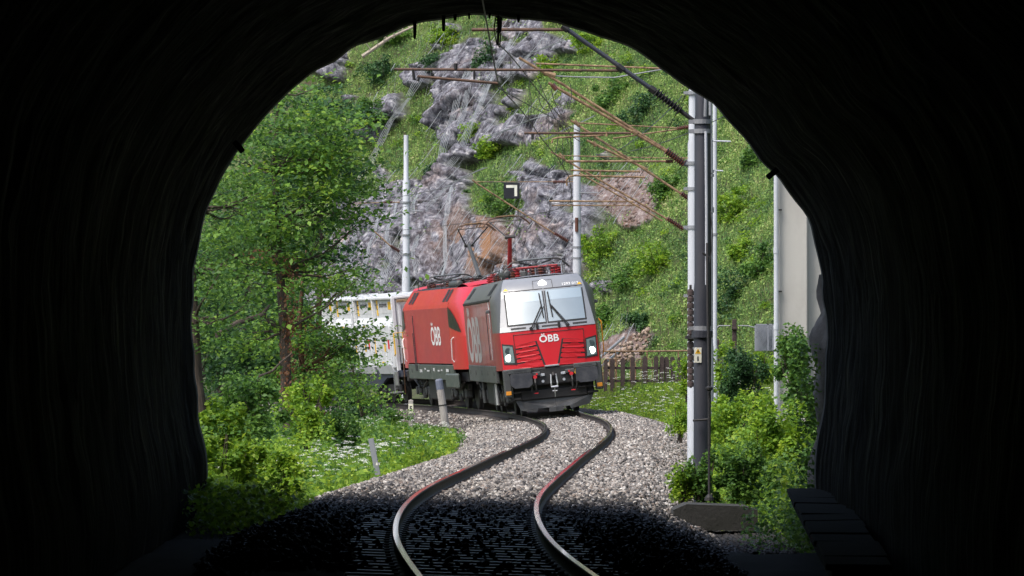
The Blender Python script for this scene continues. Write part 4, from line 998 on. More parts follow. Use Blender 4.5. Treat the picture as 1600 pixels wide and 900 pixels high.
o = text_part('1', .018, .06, lambda x, y: onpl(x, y - .045, .003), M['ink'], None, bold=.02); o.parent = pl; o.data.transform(Matrix.Translation(-Vector(T1.location)))

mast(95, 1083, 18, 'pale mast half hidden behind the slate grey one, weights hanging at its side', M['wmast'],
     [([(811, 90), (850, 113), (1046, 238)], 5, 'rust', 'bracket_tube'), ([(857, 129), (1042, 237)], 5.5, 'rust', 'bracket_tube'), ([(837, 99), (1040, 107), (1056, 122)], 3.4, 'rust', 'tie_rod'),
      ([(850, 113), (868, 118)], 9, 'rust', 'tube_clamp'), ([(863, 132), (870, 140)], 9, 'insul', 'tube_clamp'), ([(988, 204), (996, 209)], 8, 'rust', 'tube_clamp'),
      ([(819, 208), (986, 208)], 4.6, 'drust', 'registration_tube'), ([(862, 224), (864, 217), (872, 215), (944, 211)], 3.4, 'rust', 'steady_arm'), ([(832, 208), (832, 218)], 5, 'frame', 'drop_bracket'), ([(948, 206), (948, 213)], 5, 'rust', 'drop_bracket'),
      ([(856, 118), (900, 120), (960, 121), (1036, 108)], 2.4, 'galv', 'stay_wire'), ([(1068, 256), (1086, 262)], 6, 'galv', 'fork'), ([(884, 252), (1040, 252)], 4, 'rust', 'tie_rod'), ([(1070, 252), (1086, 248)], 4, 'galv', 'fork'),
      ([(1079, 360), (1078, 385), (1076, 405), (1080, 416), (1084, 418)], 1.6, 'wire', 'loose_cable')],
     [((1040, 235), (1070, 257), 17, 'insul'), ((1040, 252), (1052, 252), 9, 'insul'), ((1056, 120), (1082, 133), 9, 'insul')], steps=((455, .93), (222, .82)), clamps=(132, 145, 255, 295, 355, 462))
mast(115, 1109, 12, 'thin grey mast just right of the slate grey one', M['galv'],
     [([(892, 188), (1068, 305)], 4.4, 'rust', 'bracket_tube'), ([(917, 219), (1012, 265)], 4.4, 'rust', 'bracket_tube'), ([(905, 192), (1058, 200)], 2.4, 'rust', 'tie_rod'), ([(958, 216), (1058, 202)], 2.6, 'rust', 'tie_rod'), 
      ([(892, 266), (1000, 268)], 3.6, 'rust', 'registration_tube'), ([(886, 290), (885, 282), (889, 276), (898, 274), (1008, 277)], 3.6, 'rust', 'steady_arm'), ([(938, 267), (938, 280)], 3.6, 'rust', 'drop_bracket'),
      ([(897, 189), (905, 196)], 7, 'rust', 'tube_clamp'), ([(926, 222), (932, 228)], 7, 'rust', 'tube_clamp'), ([(1086, 316), (1109, 330)], 4, 'frame', 'fork'), ([(1085, 197), (1109, 197)], 3, 'frame', 'fork'), ([(1112, 220), (1142, 221)], 3, 'wmast', 'short_bracket'), ([(1112, 266), (1130, 267)], 2.4, 'wmast', 'short_bracket')],
     [((1064, 302), (1088, 318), 12, 'insul'), ((1058, 201), (1086, 196), 9, 'insul')], steps=((540, .85), (218, .8)), clamps=(268, 274, 326, 330))
mast(138, 1117, 8, 'thinnest pale mast at the right end of the cluster of masts', M['wmast'],
     [([(861, 237), (1044, 343)], 3.6, 'rust', 'bracket_tube'), ([(905, 270), (1035, 345)], 3, 'rust', 'bracket_tube'), ([(872, 243), (1040, 247), (1112, 247)], 2, 'rust', 'tie_rod'), ([(858, 314), (990, 315)], 3, 'rust', 'registration_tube'),
      ([(862, 321), (998, 321)], 2.4, 'rust', 'steady_arm'), ([(905, 301), (935, 301)], 2, 'galv', 'short_bracket'), ([(874, 240), (882, 248)], 5, 'rust', 'tube_clamp'), ([(1066, 356), (1085, 362), (1114, 366)], 3.4, 'galv', 'fork')],
     [((1042, 341), (1068, 358), 11, 'insul')], steps=((540, .9),), clamps=(366,))
mast(180, 901.5, 13, 'white mast standing behind the grey roof of the leading locomotive', M['wmast'],
     [([(738, 281), (744, 286), (868, 366)], 2.8, 'rust', 'bracket_tube'), ([(886, 376), (898, 384)], 2.6, 'galv', 'fork'), ([(742, 284), (868, 284)], 1.6, 'rust', 'tie_rod'), ([(885, 284), (900, 284)], 2, 'rust', 'fork'),
      ([(862, 318), (902, 318)], 1.6, 'galv', 'short_bracket'), ([(901, 340, -.15), (901, 362, -.15)], 6, 'insul', 'line_fitting')],
     [((866, 364), (888, 377), 8, 'insul'), ((864, 284), (886, 284), 6, 'insul')], zbase=.0, ztop=EYE + (549 - 195) * 180 / F, steps=((385, .92), (270, .9)), clamps=(345, 386, 403))
mast(212, 634.5, 13, 'pale blue-grey mast behind the second locomotive, standing clear against the cliff', M['wmast'],
     [([(582, 359), (612, 386)], 2.6, 'rust', 'bracket_tube'), ([(624, 392), (632, 396)], 2.6, 'galv', 'fork'), ([(560, 318), (602, 316)], 1.6, 'rust', 'tie_rod'), ([(612, 316), (632, 316)], 2, 'rust', 'fork'), ([(636, 329), (660, 330)], 2, 'galv', 'short_bracket')],
     [((610, 384), (624, 393), 7, 'insul'), ((600, 316), (613, 316), 5, 'insul')], zbase=.0, ztop=EYE + (549 - 211) * 212 / F, steps=((428, .84), (282, .74)), clamps=(316, 367, 397))

# weights of the wire tensioner
wt = thing('tension_weights', 'stack of dark round tensioning weights hanging left of the slate grey mast', 'tension weights', at(1079, 610, 93))
for k in range(15):
    a = at(1079, 452 + k * 10.2, 93); MB().lathe(a, a - Vector((0, 0, .108)), [(0, .046), (.2, .048), (.28, .057), (.92, .057), (1, .046)], 14).build('weight', M['picket'], wt, local=False)
MB().cyl(at(1079, 445, 93), at(1079, 606, 93), .022, 8).box(at(1079, 527, 92.9), (.18, .1, .06)).build('weight_rod', M['frame'], wt, local=False)

# block with its rod outside the portal
blk_ = thing('anchor_block', 'low dark concrete block on the ground below the slate grey mast', 'concrete block', at(1116, 822, 72))
c0 = at(1116, 804, 72.3); k72 = 72 / F
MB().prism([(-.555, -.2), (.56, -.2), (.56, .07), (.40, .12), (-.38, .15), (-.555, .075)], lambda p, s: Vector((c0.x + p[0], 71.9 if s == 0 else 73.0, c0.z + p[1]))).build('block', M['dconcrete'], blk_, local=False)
MB().tube([at(1108, 778, 72.6), at(1107.5, 600, 72.9), at(1105, 455, 73.2), at(1105, 380, 73.4)], .017, 7).lathe(at(1108, 782, 72.6), at(1108, 772, 72.6), [(0, .07), (.5, .06), (1, .02)], 10).lathe(at(1108, 611, 72.8), at(1108, 603, 72.8), [(0, .02), (.3, .05), (.7, .05), (1, .02)], 10).build('rod', M['frame'], blk_, local=False)

# wires
CW = [(40, 700, -280), (60, 752, -10), (74, 779, 131), (84, 812, 170), (95, 846, 216), (105, 872, 247), (115, 889, 276), (126, 893, 297), (138, 892, 315), (150, 868, 328), (160, 835, 335), (171, 795, 340.5), (181, 744, 346), (196, 660, 357), (212, 580, 362), (228, 470, 372)]
MW = [(66.2, 776, 45), (74, 778, 68), (84, 815, 108), (95, 847, 150), (105, 872, 178), (115, 889, 203), (126, 894, 228), (138, 893, 240), (150, 872, 262), (160, 840, 274), (172, 800, 285), (180, 760, 284), (196, 664, 300), (212, 590, 312), (228, 480, 322)]
def wire(name, label, K, r):
    P = [at(px, py, Y) for Y, px, py in K]; q = np.array([[*p] for p in P]); t = q[:, 1]; ts = np.linspace(t[0], t[-1], 90)
    ob = MB().tube([(float(np.interp(a, t, q[:, 0])), a, float(nat(t, q[:, 2], np.array([a]))[0])) for a in ts], r, 6).build(name, M['wire'], None)
    props(ob, label, 'wire'); return q
cwq = wire('contact_wire', 'lower overhead wire that the raised pantographs press against', CW, .0095)
mwq = wire('messenger_wire', 'upper overhead wire carrying the droppers above the contact wire', MW, .0095)
DL = ['just outside the tunnel', 'above the long rusty tube', 'below the uppermost brackets', 'between the first two masts', 'beside the pale mast', 'over the second bend', 'left of the white mast', 'behind the curved arm', 'ahead of the leading cab', 'over the leading cab roof', 'beside the black sign', 'between the two raised pantographs', 'above the second engine']
for i, y in enumerate([70, 79, 88, 99, 109, 120, 131, 144, 154, 164, 167, 177, 188]):
    a = Vector((float(np.interp(y, mwq[:, 1], mwq[:, 0])), y, float(np.interp(y, mwq[:, 1], mwq[:, 2])))); b = Vector((float(np.interp(y, cwq[:, 1], cwq[:, 0])), y, float(np.interp(y, cwq[:, 1], cwq[:, 2]))))
    props(MB().tube([a, b], .005, 5).build('dropper_wire', M['wire'], None), 'thin vertical dropper of the overhead wires ' + DL[i], 'wire', 'droppers between the overhead wires')
th_ = thing('wire_hanger', 'dark hanger and insulator dropping from the crown of the tunnel mouth', 'wire hanger', at(779, 22, 65.8))
mb = MB(); insulator(mb, at(778.5, 24, 65.9), at(779, 52, 65.9), .035, 6); mb.build('insulator', M['frame'], th_, local=False)
MB().tube([at(779, 52, 65.9), at(778, 70, 65.9)], .014, 6).tube([at(775, 24, 65.9), at(772, 44, 65.9), at(776, 68, 65.9), at(781, 74, 65.9), at(783, 40, 65.9)], .008, 5).tube([at(783, 26, 65.9), at(782, 48, 65.9)], .016, 5).build('hanger_rod', M['wire'], th_, local=False)
loops = [[(846, 132), (842, 150), (848, 168), (860, 172), (872, 165), (884, 158), (888, 170), (893, 150), (890, 128)], [(862, 140), (866, 158), (876, 178), (884, 200), (896, 214), (908, 222)], [(800, 103), (800, 130), (800, 156)], [(829, 145), (830, 170), (829, 186)], [(838, 120), (852, 150), (866, 182), (880, 200), (888, 226)], [(884, 160), (874, 190), (872, 214), (868, 240)]]
for i, L in enumerate(loops):
    P = np.array([[*at(px, py, 92 + i * 1.5)] for px, py in L]); t = np.arange(len(L)); ts = np.linspace(0, len(L) - 1, len(L) * 5)
    props(MB().tube([Vector([float(nat(t, P[:, c], np.array([a]))[0]) for c in range(3)]) for a in ts], .0075, 5).build('jumper_cable', M['wire'], None), ['widest jumper loop beside the upper rusty tubes', 'jumper cable trailing down to the right', 'short straight drop left of the jumper loops', 'short straight drop nearest the jumper loops', 'long jumper cable crossing the widest loop', 'jumper cable hanging lowest of the loops'][i], 'cable', 'jumper cables among the brackets')
for i, (a, b, lab) in enumerate((((964, 236, 96), (1066, 150, 112), 'thin wire climbing from the brackets to the upper right'), ((985, 236, 120), (1150, 172, 76), 'thin stay wire passing behind the slate grey mast'), ((778, 137, 74), (1012, 250, 130), 'thin wire falling diagonally from the steady arm'), ((740, 288, 178), (600, 330, 212), 'fine wire crossing the cliff left of the black sign'), ((1000, 275, 118), (1085, 120, 95), 'thin wire rising to the top of the pale mast'))):
    props(MB().tube(sagged(at(*a[:2], a[2]), at(*b[:2], b[2]), 10, .08), .0075, 5).build('stay_wire', M['wire'], None), lab, 'wire')

# sign hung in the wires
sg_ = thing('line_sign', 'square black sign with a cream corner stroke hanging in the overhead wires', 'sign', at(799.5, 298, 172))
k = 172 / F; c = at(799.5, 298, 172)
bd = MB().bbox(c, (25 * k, .02, 25 * k), .01).build('sign_board', M['signblk'], sg_, local=False)
u = k
MB().prism([(-8.5 * u, 9 * u), (8.5 * u, 9 * u), (8.5 * u, -8.5 * u), (4.2 * u, -8.5 * u), (4.2 * u, 4.6 * u), (-8.5 * u, 4.6 * u)], lambda p, s: Vector((c.x + p[0], 172 - .011 - .004 * (1 - s), c.z + p[1]))).build('corner_stroke', M['signwht'], sg_, local=False)
for dx_ in (-8, 8): MB().tube([c + Vector((dx_ * k, .0, 12 * k)), c + Vector((dx_ * k, .0, 17 * k))], .007, 5).build('hanger', M['wire'], sg_, local=False)

# ------------------------------------------------------------------ trackside posts
lp = thing('leaning_post', 'weathered round post leaning left, faded blue band at its top', 'post', at(697, 668, 148))
k = 148 / F
a, b = at(698, 676, 148), at(685.5, 592, 148)
MB().tube([a, a.lerp(b, .5), a.lerp(b, .80)], [6.3 * k, 6.1 * k, 6 * k], 14).build('shaft', M['pile'], lp, local=False)
MB().tube([a.lerp(b, .802), a.lerp(b, .97), b], [6.05 * k, 6 * k, 4.6 * k], 14).build('painted_top', M['pilecap'], lp, local=False)
MB().lathe(a.lerp(b, .5), a.lerp(b, .52), [(0, 6.6 * k), (1, 6.6 * k)], 14).build('wire_band', M['frame'], lp, local=False)
mk = thing('distance_marker', 'small grey trackside marker post bearing the number 5', 'marker post', at(642, 667, 150))
k = 150 / F
MB().bbox(at(642, 648, 150), (7.4 * k, 7 * k, 46 * k), .01).build('post', M['pile'], mk, local=False)
MB().bbox(at(642, 628, 150), (3 * k, 3 * k, 8 * k), .005).build('post_top', M['pile'], mk, local=False)
pq = at(642, 638.5, 150 - 4.4 * k)
MB().bbox(pq, (7.6 * k, .01, 15 * k), .003).build('number_plate', M['plate'], mk, local=False)
o = text_part('5', 4.6 * k, 8.2 * k, lambda x, y: Vector((pq.x + x, pq.y - .008, pq.z + y)), M['ink'], None, bold=.03); o.parent = mk; o.data.transform(Matrix.Translation(-Vector(mk.location)))
st = thing('steel_stake', 'short grey angle-iron stake leaning in the white flowers', 'stake', at(594, 738, 97))
a, b = at(594, 742, 97), at(583, 685, 97); k = 97 / F; q = (b - a).to_track_quat('Z', 'Y').to_matrix(); L = (b - a).length
MB().box((a + b) / 2, (8 * k, .012, L), q).box((a + b) / 2 + Vector((-3.6 * k, .05, 0)), (.012, .1, L), q).build('angle_bar', M['galv'], st, local=False)
MB().bbox(a.lerp(b, .3) + Vector((0, -.015, 0)), (6 * k, .02, 4 * k), .004).build('tag', M['signwht'], st, local=False)

# ------------------------------------------------------------------ fences, concrete pier, rocks at the right
fe = thing('picket_fence', 'old dark brown round-topped picket fence right of the train', 'fence', at(1000, 605, 185))
k = 185 / F
for px, top, w in ((957, 560, 7), (973, 559, 7), (989, 557, 7), (1007, 556, 8), (1025, 556, 7), (1033, 556, 7), (1042, 557, 8), (1052, 557, 7), (946, 561, 6), (1061, 558, 6)):
    hh = (612 - top) * k; wv = w * k; c = at(px, 612, 185 + rnd.uniform(-.1, .1)); an = rnd.uniform(-.03, .03)
    poly = [(-wv / 2, 0), (wv / 2, 0), (wv / 2, hh - wv * .5), (wv * .3, hh - wv * .12), (0, hh), (-wv * .3, hh - wv * .12), (-wv / 2, hh - wv * .5)]
    MB().prism(poly, lambda p, s: c + Vector((p[0] + an * p[1], .06 * s, p[1]))).build('picket', M['picket'], fe, local=False)
for py in (575, 595): MB().bbox(at(1004, py, 185.12), (122 * k, .05, 4 * k), .01).build('fence_rail', M['picket'], fe, local=False)
rl = thing('pipe_railing', 'thin rusty pipe railing running behind the pickets', 'railing', at(1005, 600, 188))
k = 188 / F
MB().tube([at(942, 549, 188), at(1011, 549, 188), at(1074, 548, 188)], 1.4 * k, 7).build('top_rail', M['rust'], rl, local=False)
for px in (962, 1011, 1060): MB().tube([at(px, 549, 188), at(px, 612, 188)], 1.2 * k, 6).build('railing_post', M['rust'], rl, local=False)
for x0, x1 in ((942, 985), (993, 1028)):
    MB().tube([at(x0, 606, 187.5), at(x0, 566, 187.5), at(x0 + 4, 561, 187.5), at(x1, 561, 187.5), at(x1, 606, 187.5)], 1.0 * k, 6).build('loop_rail', M['rust'], rl, local=False)
    for q in range(1, 4): MB().tube([at(x0 + (x1 - x0) * q / 4, 562, 187.5), at(x0 + (x1 - x0) * q / 4, 604, 187.5)], .7 * k, 5).build('baluster', M['rust'], rl, local=False)
f2 = thing('wire_fence', 'pipe and mesh fence with a dark wooden post right of the masts', 'fence', at(1150, 560, 165)); k = 165 / F
MB().tube([at(1119, 560, 165), at(1119, 514, 165), at(1123, 509, 165), at(1141, 509, 165)], 1.1 * k, 6).tube([at(1153, 509, 165), at(1168, 509, 165), at(1180, 512, 165)], 1.1 * k, 6).build('pipe_rail', M['galv'], f2, local=False)
MB().bbox(at(1147.5, 530, 165), (7 * k, .14, 62 * k), .02).bbox(at(1147.5, 513, 164.9), (9 * k, .14, 4 * k), .01).build('fence_post', M['picket'], f2, local=False)
MB().bbox(at(1121, 555, 167), (6 * k, .14, 50 * k), .02).build('fence_post', M['picket'], f2, local=False)
pan = thing('mesh_panel', 'grey framed mesh panel beside the concrete pier', 'panel', at(1194, 540, 160)); k = 160 / F
fr = MB()
for (x, y, w, h) in ((1194, 507, 30, 2), (1180, 527, 2, 42), (1208, 527, 2, 42), (1200, 527, 2, 42)): fr.box(at(x, y, 160), (w * k, .04, h * k))
fr.build('panel_frame', M['mesh'], pan, local=False)
g = MB()
for q in range(-6, 14):
    for s in (-1, 1):
        pts = []
        x0 = 1181 + q * 3.0
        for e in range(9):
            x, y = x0 + s * e * 4.6, 508 + e * 4.6
            if 1180 <= x <= 1208: pts.append(at(x, y, 160 + .01 * s))
        if len(pts) > 1: g.tube(pts, .0065, 3, cap=False)
props(g.build('mesh_wires', M['mesh'], pan, local=False), kind='stuff')
MB().box(at(1194, 528, 160.15), (27 * k, .01, 40 * k)).build('backing_sheet', M['mesh'], pan, local=False)

pr = thing('concrete_pier', 'tall pale concrete pier with a pipe down its left edge', 'pier', (5.3, 100, 0))
x0 = (1216 - 800) * 100 / F; x1 = (1262 - 800) * 100 / F
MB().bbox(((x0 + x1) / 2, 100.8, 4.2), (x1 - x0, 1.6, 11), .02).build('pier_body', M['concrete'], pr, local=False)
MB().bbox((x1 + .9, 101.35, 4.2), (1.8, 2.2, 11), .02).build('pier_side', M['concrete'], pr, local=False)
MB().box(((x0 + x1) / 2, 100.02 - .03, EYE - (528 - 549) * 100 / F), (x1 - x0 + .02, .02, .012)).build('pour_joint', M['dconcrete'], pr, local=False)
px_ = (1212.5 - 800) * 100 / F
dpz = [10, 6.5, 5.1, 3.6, 2.2, -.8]
for i in range(5):
    MB().cyl((px_, 99.9, dpz[i]), (px_, 99.9, dpz[i + 1] + .015), .045, 14).lathe((px_, 99.9, dpz[i + 1] + .1), (px_, 99.9, dpz[i + 1] + .0), [(0, .053), (1, .053)], 14).build('drain_pipe', M['wmast'], pr, local=False)
for z in (1.5, 2.9, 4.4, 5.8): MB().box((px_ + .04, 99.93, z), (.13, .06, .03)).build('pipe_clip', M['frame'], pr, local=False)

# rough rock edge outside the right jamb
M['jrock'] = worn('grey_jamb_rock', (.2, .19, .18), (.07, .065, .06), rough=.95, scale=3, amount=.9, bump=.8, bscale=10)
rp_ = MB(); rows = []
for i, z in enumerate(np.linspace(-1, 2.75, 40)):
    rows.append([(4.02 + .16 * math.cos(a) * (1 + .9 * mnoise.noise((z * 2.2, a * 2.3, 0))) - .04 - .1 * max(0, 1.6 - z) + .25 * mnoise.noise((z * .9, 3, 0)), 67.2 + .5 * math.sin(a), z) for a in np.linspace(PI * .5, PI * 1.5, 12)])
a = np.array(rows); ni, nj = a.shape[:2]; i = (np.arange(ni - 1)[:, None] * nj + np.arange(nj - 1)[None, :]).ravel()
props(np_mesh('jamb_rock', a.reshape(-1, 3), np.stack([i, i + 1, i + nj + 1, i + nj], -1), M['jrock'], smooth=False), 'rough ivy-hung rock edge outside the right side of the tunnel mouth', 'rock')
# drains of pale slabs in the weeds
for px, py, Y, w, h, lab in ((1049, 752, 80, 36, 7, 'flat pale slab at the ballast edge, just left of the concrete block'), (1072, 724, 88, 22, 5, 'smaller pale slab in the weeds left of the slate grey mast'), (1044, 668, 128, 20, 9, 'grey boulder where the ballast meets the right-hand weeds'), (735, 660 + 60, 999, 1, 1, None)):
    if lab is None: continue
    k = Y / F; P = np.array([[*at(px, py, Y)]])
    o = stones('stone_slab', P, np.array([1.0]), M['concrete']); o.data.transform(Matrix.Translation(-P[0])); 
    o.data.transform(Matrix.Diagonal((w * k * .55, .35, h * k * .45, 1))); o.location = P[0]; props(o, lab, 'stone')
# outcrop boulders in the slope foot
P = []; 
for q in range(110):
    px = rnd.uniform(945, 1015); py = 566 - (px - 945) * .62 + rnd.uniform(-14, 22); P.append([*at(px, py, 196 + rnd.uniform(-1, 1))])
props(stones('slope_rubble', np.array(P), rs.uniform(.04, .13, len(P)), M['rockrub']), 'orange-tan broken rock spilling down behind the picket fence', 'rubble', kind='stuff')
for i_, (p0, p1) in enumerate((((936, 560), (975, 527)), ((940, 572), (968, 548)))):
    props(MB().tube([at(*p0, 192), at(*p1, 193.5)], .05, 7).build('slanting_pipe', M['galv'], None), ['upper', 'lower'][i_] + ' slanting grey pipe by the orange rubble behind the fence', 'pipe')

# ------------------------------------------------------------------ foliage
def leaves(P, size, up=.6, droop=.3, n=None):
    """folded four-point leaves at points P"""
    n = len(P); size = np.broadcast_to(size, (n,))
    a = rs.uniform(0, 2 * PI, n); el = rs.normal(-droop, .45, n)
    d = np.stack([np.cos(a) * np.cos(el), np.sin(a) * np.cos(el), np.sin(el)], -1)
    r = rs.normal(size=(n, 3)) * (1 - up); r[:, 2] += up; r[:, 1] -= .12
    nm = r - (r * d).sum(-1, keepdims=True) * d; nm /= np.linalg.norm(nm, axis=1)[:, None] + 1e-9
    s = np.cross(d, nm); L = size[:, None]; W = (size * rs.uniform(.28, .42, n))[:, None]
    base = P; tip = P + d * L; mid = P + d * L * .45
    V = np.stack([base, mid + s * W + nm * W * .35, tip, mid - s * W + nm * W * .35], 1)
    k = np.arange(n)[:, None] * 4
    Fc = np.stack([np.concatenate([k, k + 1, k + 2], 1), np.concatenate([k, k + 2, k + 3], 1)], 1).reshape(-1, 3)
    return V.reshape(-1, 3), Fc
def blades(P, h, w, lean=.35):
    n = len(P); h = np.broadcast_to(h, (n,)); a = rs.uniform(0, 2 * PI, n); s = np.stack([np.cos(a), np.sin(a), np.zeros(n)], -1) * (w * rs.uniform(.6, 1.3, n))[:, None]
    b = rs.normal(0, lean, (n, 2)) * h[:, None]; tip = P + np.concatenate([b, h[:, None]], 1)
    mid = P + np.concatenate([b * .35, h[:, None] * .6], 1)
    V = np.stack([P - s, P + s, mid + s * .6, mid - s * .6, tip], 1).reshape(-1, 3); k = np.arange(n)[:, None] * 5
    Fc = np.stack([np.concatenate([k, k + 1, k + 2], 1), np.concatenate([k, k + 2, k + 3], 1), np.concatenate([k + 3, k + 2, k + 4], 1)], 1).reshape(-1, 3)
    return V, Fc
def merge(*L):
    V = []; Fc = []; n = 0
    for v, f in L: V.append(v); Fc.append(f + n); n += len(v)
    return np.concatenate(V), np.concatenate(Fc)

M['leaf_tree'] = leafmat('tree_leaf', [(.025, .065, .022), (.05, .13, .028), (.10, .22, .034), (.19, .34, .045), (.33, .46, .06)], scale=1.1, trans=.35)
M['leaf_dark'] = leafmat('dark_leaf', [(.015, .045, .02), (.028, .08, .028), (.05, .125, .036), (.1, .2, .05)], scale=1.2, trans=.28)
M['leaf_lime'] = leafmat('lime_leaf', [(.045, .11, .015), (.12, .25, .022), (.24, .38, .03), (.36, .46, .05)], scale=.9, trans=.4)
M['leaf_mid'] = leafmat('mid_leaf', [(.02, .06, .02), (.055, .14, .028), (.11, .23, .035), (.2, .33, .06)], scale=.8, trans=.35)
M['grass'] = leafmat('meadow_grass', [(.06, .11, .03), (.10, .17, .035), (.17, .24, .05), (.26, .28, .09)], scale=.5, trans=.35, rough=.7)
M['hillleaf'] = leafmat('hillside_leaf', [(.03, .075, .038), (.085, .17, .055), (.17, .30, .08), (.30, .42, .12), (.46, .44, .24)], scale=.42, trans=.32, rough=.7)
M['deadleaf'] = leafmat('brown_dead_leaf', [(.09, .035, .02), (.18, .08, .04), (.28, .15, .08)], scale=2, trans=.2)

def clump_points(n, c, r, k, seed=None, hollow=.35):
    """points in k overlapping lumps inside an ellipsoid"""
    q = rs.normal(size=(k, 3)); q /= np.linalg.norm(q, axis=1)[:, None]; q *= (rs.rand(k, 1)**.5) * .86
    rad = rs.uniform(.14, .4, k)
    w = rs.randint(0, k, n); d = rs.normal(size=(n, 3)); d /= np.linalg.norm(d, axis=1)[:, None]
    d = d * (hollow + (1 - hollow) * rs.rand(n, 1)**.5) * rad[w][:, None]
    return np.asarray(c) + (q[w] + d) * np.asarray(r)
def bush(px, py, Y, w, h, lab, mt, n, leaf, name='bush', cat='bush', stems=5, group=None, lumps=16):
    """px,py foot; w,h in photograph pixels"""
    k = Y / F; b = at(px, py, Y); t = thing(name, lab, cat, b, group=group)
    c = b + Vector((0, 0, h * k * .40)); R = (w * k * .56, max(w * k * .5, .3), h * k * .60)
    P = clump_points(int(n * 1.5), c, R, lumps + 8); P[:, 2] = np.where(P[:, 2] < b.z, 2 * b.z - P[:, 2], P[:, 2])
    V, Fc = leaves(P, rs.uniform(.65, 1.25, len(P)) * leaf)
    props(np_mesh('foliage', V, Fc, mt, t, local=False), kind='stuff')
    sm = MB()
    for q in range(stems):
        e = c + Vector((rnd.uniform(-.6, .6) * R[0], rnd.uniform(-.5, .5) * R[1], rnd.uniform(.1, .7) * R[2])); m_ = b.lerp(e, .5) + Vector((rnd.uniform(-.1, .1) * w * k, 0, 0))
        sm.tube([b + Vector((rnd.uniform(-.05, .05), 0, -.15)), m_, e], [.018, .012, .006], 5)
    props(sm.build('stems', M['bark'], t, local=False))
    return t
def tree(base, trunk, Y, crown, lab, mt, nleaf, leaf, r0, name='tree', branches=16, bark='bark', lumps=60, spread=1.0, group=None, tiers=True, dz=1.4):
    """trunk: list of pixel points; crown: list of (px, py, rx, ry) blobs in pixels"""
    k = Y / F; t = thing(name, lab, 'tree', at(*base, Y), group=group)
    P = [at(x, y, Y) for x, y in trunk]; m_ = len(P)
    MB().tube(P, [r0 * (1 - .8 * i / (m_ - 1)) for i in range(m_)], 12).build('trunk', M[bark], t, local=False)
    br = MB(); pts = []
    tot = sum(c[2] * c[3] for c in crown)
    for ci, c in enumerate(crown):
        cc = at(c[0], c[1], Y + rnd.uniform(-.4, .4)); R = (c[2] * k, dz * min(1.0, c[2] * k), c[3] * k)
        nb = max(2, int(branches * c[2] * c[3] / tot))
        kk = max(4, int(lumps * c[2] * c[3] / tot)); nl = int(nleaf * c[2] * c[3] / tot)
        # leaves in flattish sprays at branch ends
        q = rs.normal(size=(kk, 3)); q /= np.linalg.norm(q, axis=1)[:, None]; q *= rs.rand(kk, 1)**.4 * 1.08
        ctr = np.array([*cc]) + q * np.array(R); w = rs.randint(0, kk, nl)
        sc = rs.uniform(.6, 1.3, kk)[w][:, None] * np.array([.4, .4, .075]) * spread
        pts.append(ctr[w] + rs.normal(size=(nl, 3)) * sc)
        for b in range(nb):
            tt_ = Vector(ctr[rs.randint(kk)]);
            j = min(range(m_), key=lambda z: abs(P[z].z - (tt_.z - (tt_ - P[min(z, m_ - 1)]).length * .35))); s0 = P[j]
            mid = s0.lerp(tt_, .55) + Vector((rnd.uniform(-.1, .1), rnd.uniform(-.1, .1), -.08 * (tt_ - s0).length))
            br.tube([s0, s0.lerp(mid, .5) + Vector((0, 0, .03)), mid, tt_], [r0 * .3, r0 * .2, r0 * .13, .006], 6)
            for e in range(2):
                z = mid.lerp(tt_, rnd.uniform(.1, .7)); br.tube([z, z + Vector((rnd.uniform(-.4, .4), rnd.uniform(-.3, .3), rnd.uniform(-.1, .3)))], [.01, .004], 4)
    br.build('branches', M[bark], t, local=False)
    pts = np.concatenate(pts); V, Fc = leaves(pts, rs.uniform(.65, 1.2, len(pts)) * leaf, up=.74, droop=.22)
    props(np_mesh('crown', V, Fc, mt, t, local=False), kind='stuff')
    return t
# ---- hillside cover
def hill_sample(n, tmin, tmax, vmin, vmax, cond):
    out = []
    T0 = np.searchsorted(tt, tmin); T1_ = np.searchsorted(tt, tmax) - 2; V0 = np.searchsorted(vv, vmin); V1 = np.searchsorted(vv, vmax) - 2
    a = T0 + (T1_ - T0) * rs.rand(n); b = V0 + (V1 - V0) * rs.rand(n); ia = a.astype(int); ib = b.astype(int); fa = (a - ia)[:, None]; fb = (b - ib)[:, None]
    G = np.stack([HX, HY, HZ, HR], -1)
    q = (G[ib, ia] * (1 - fa) + G[ib, ia + 1] * fa) * (1 - fb) + (G[ib + 1, ia] * (1 - fa) + G[ib + 1, ia + 1] * fa) * fb
    k = cond(q); return q[k][:, :3]
P = hill_sample(270000, 148, 222, -1.5, 25, lambda q: q[:, 3] < .12 + .25 * rs.rand(len(q)))
P[:, 2] += rs.rand(len(P)) * .25 * (1 + fbm(P[:, 0] * .6, P[:, 2] * .6)); P[:, 1] -= rs.rand(len(P)) * .2
q_ = hill_sample(9000, 148, 200, 0, 20, lambda q: inpoly(800 + q[:, 0] * F / q[:, 1], 549 - (q[:, 2] - EYE) * F / q[:, 1], RED[0]) & (fbm(q[:, 0] * .9, q[:, 2] * .9, 2.0) > -.05))
P = np.concatenate([P, q_])
V1_ = leaves(P, rs.uniform(.05, .14, len(P)), up=.5)
G_ = hill_sample(140000, 148, 222, -1.5, 25, lambda q: q[:, 3] < .2)
V2_ = blades(G_, rs.uniform(.15, .45, len(G_)), .016)
V, Fc = merge(V1_, V2_)
props(np_mesh('hillside_undergrowth', V, Fc, M['hillleaf']), 'green grass and low scrub growing over the steep slope', 'undergrowth', kind='stuff')
P = hill_sample(6000, 150, 220, 0, 25, lambda q: (q[:, 3] > .5) & (fbm(q[:, 0] * .9, q[:, 2] * .7, 3.0) > .2))
P = np.repeat(P, 5, 0) + rs.normal(size=(len(P) * 5, 3)) * .12
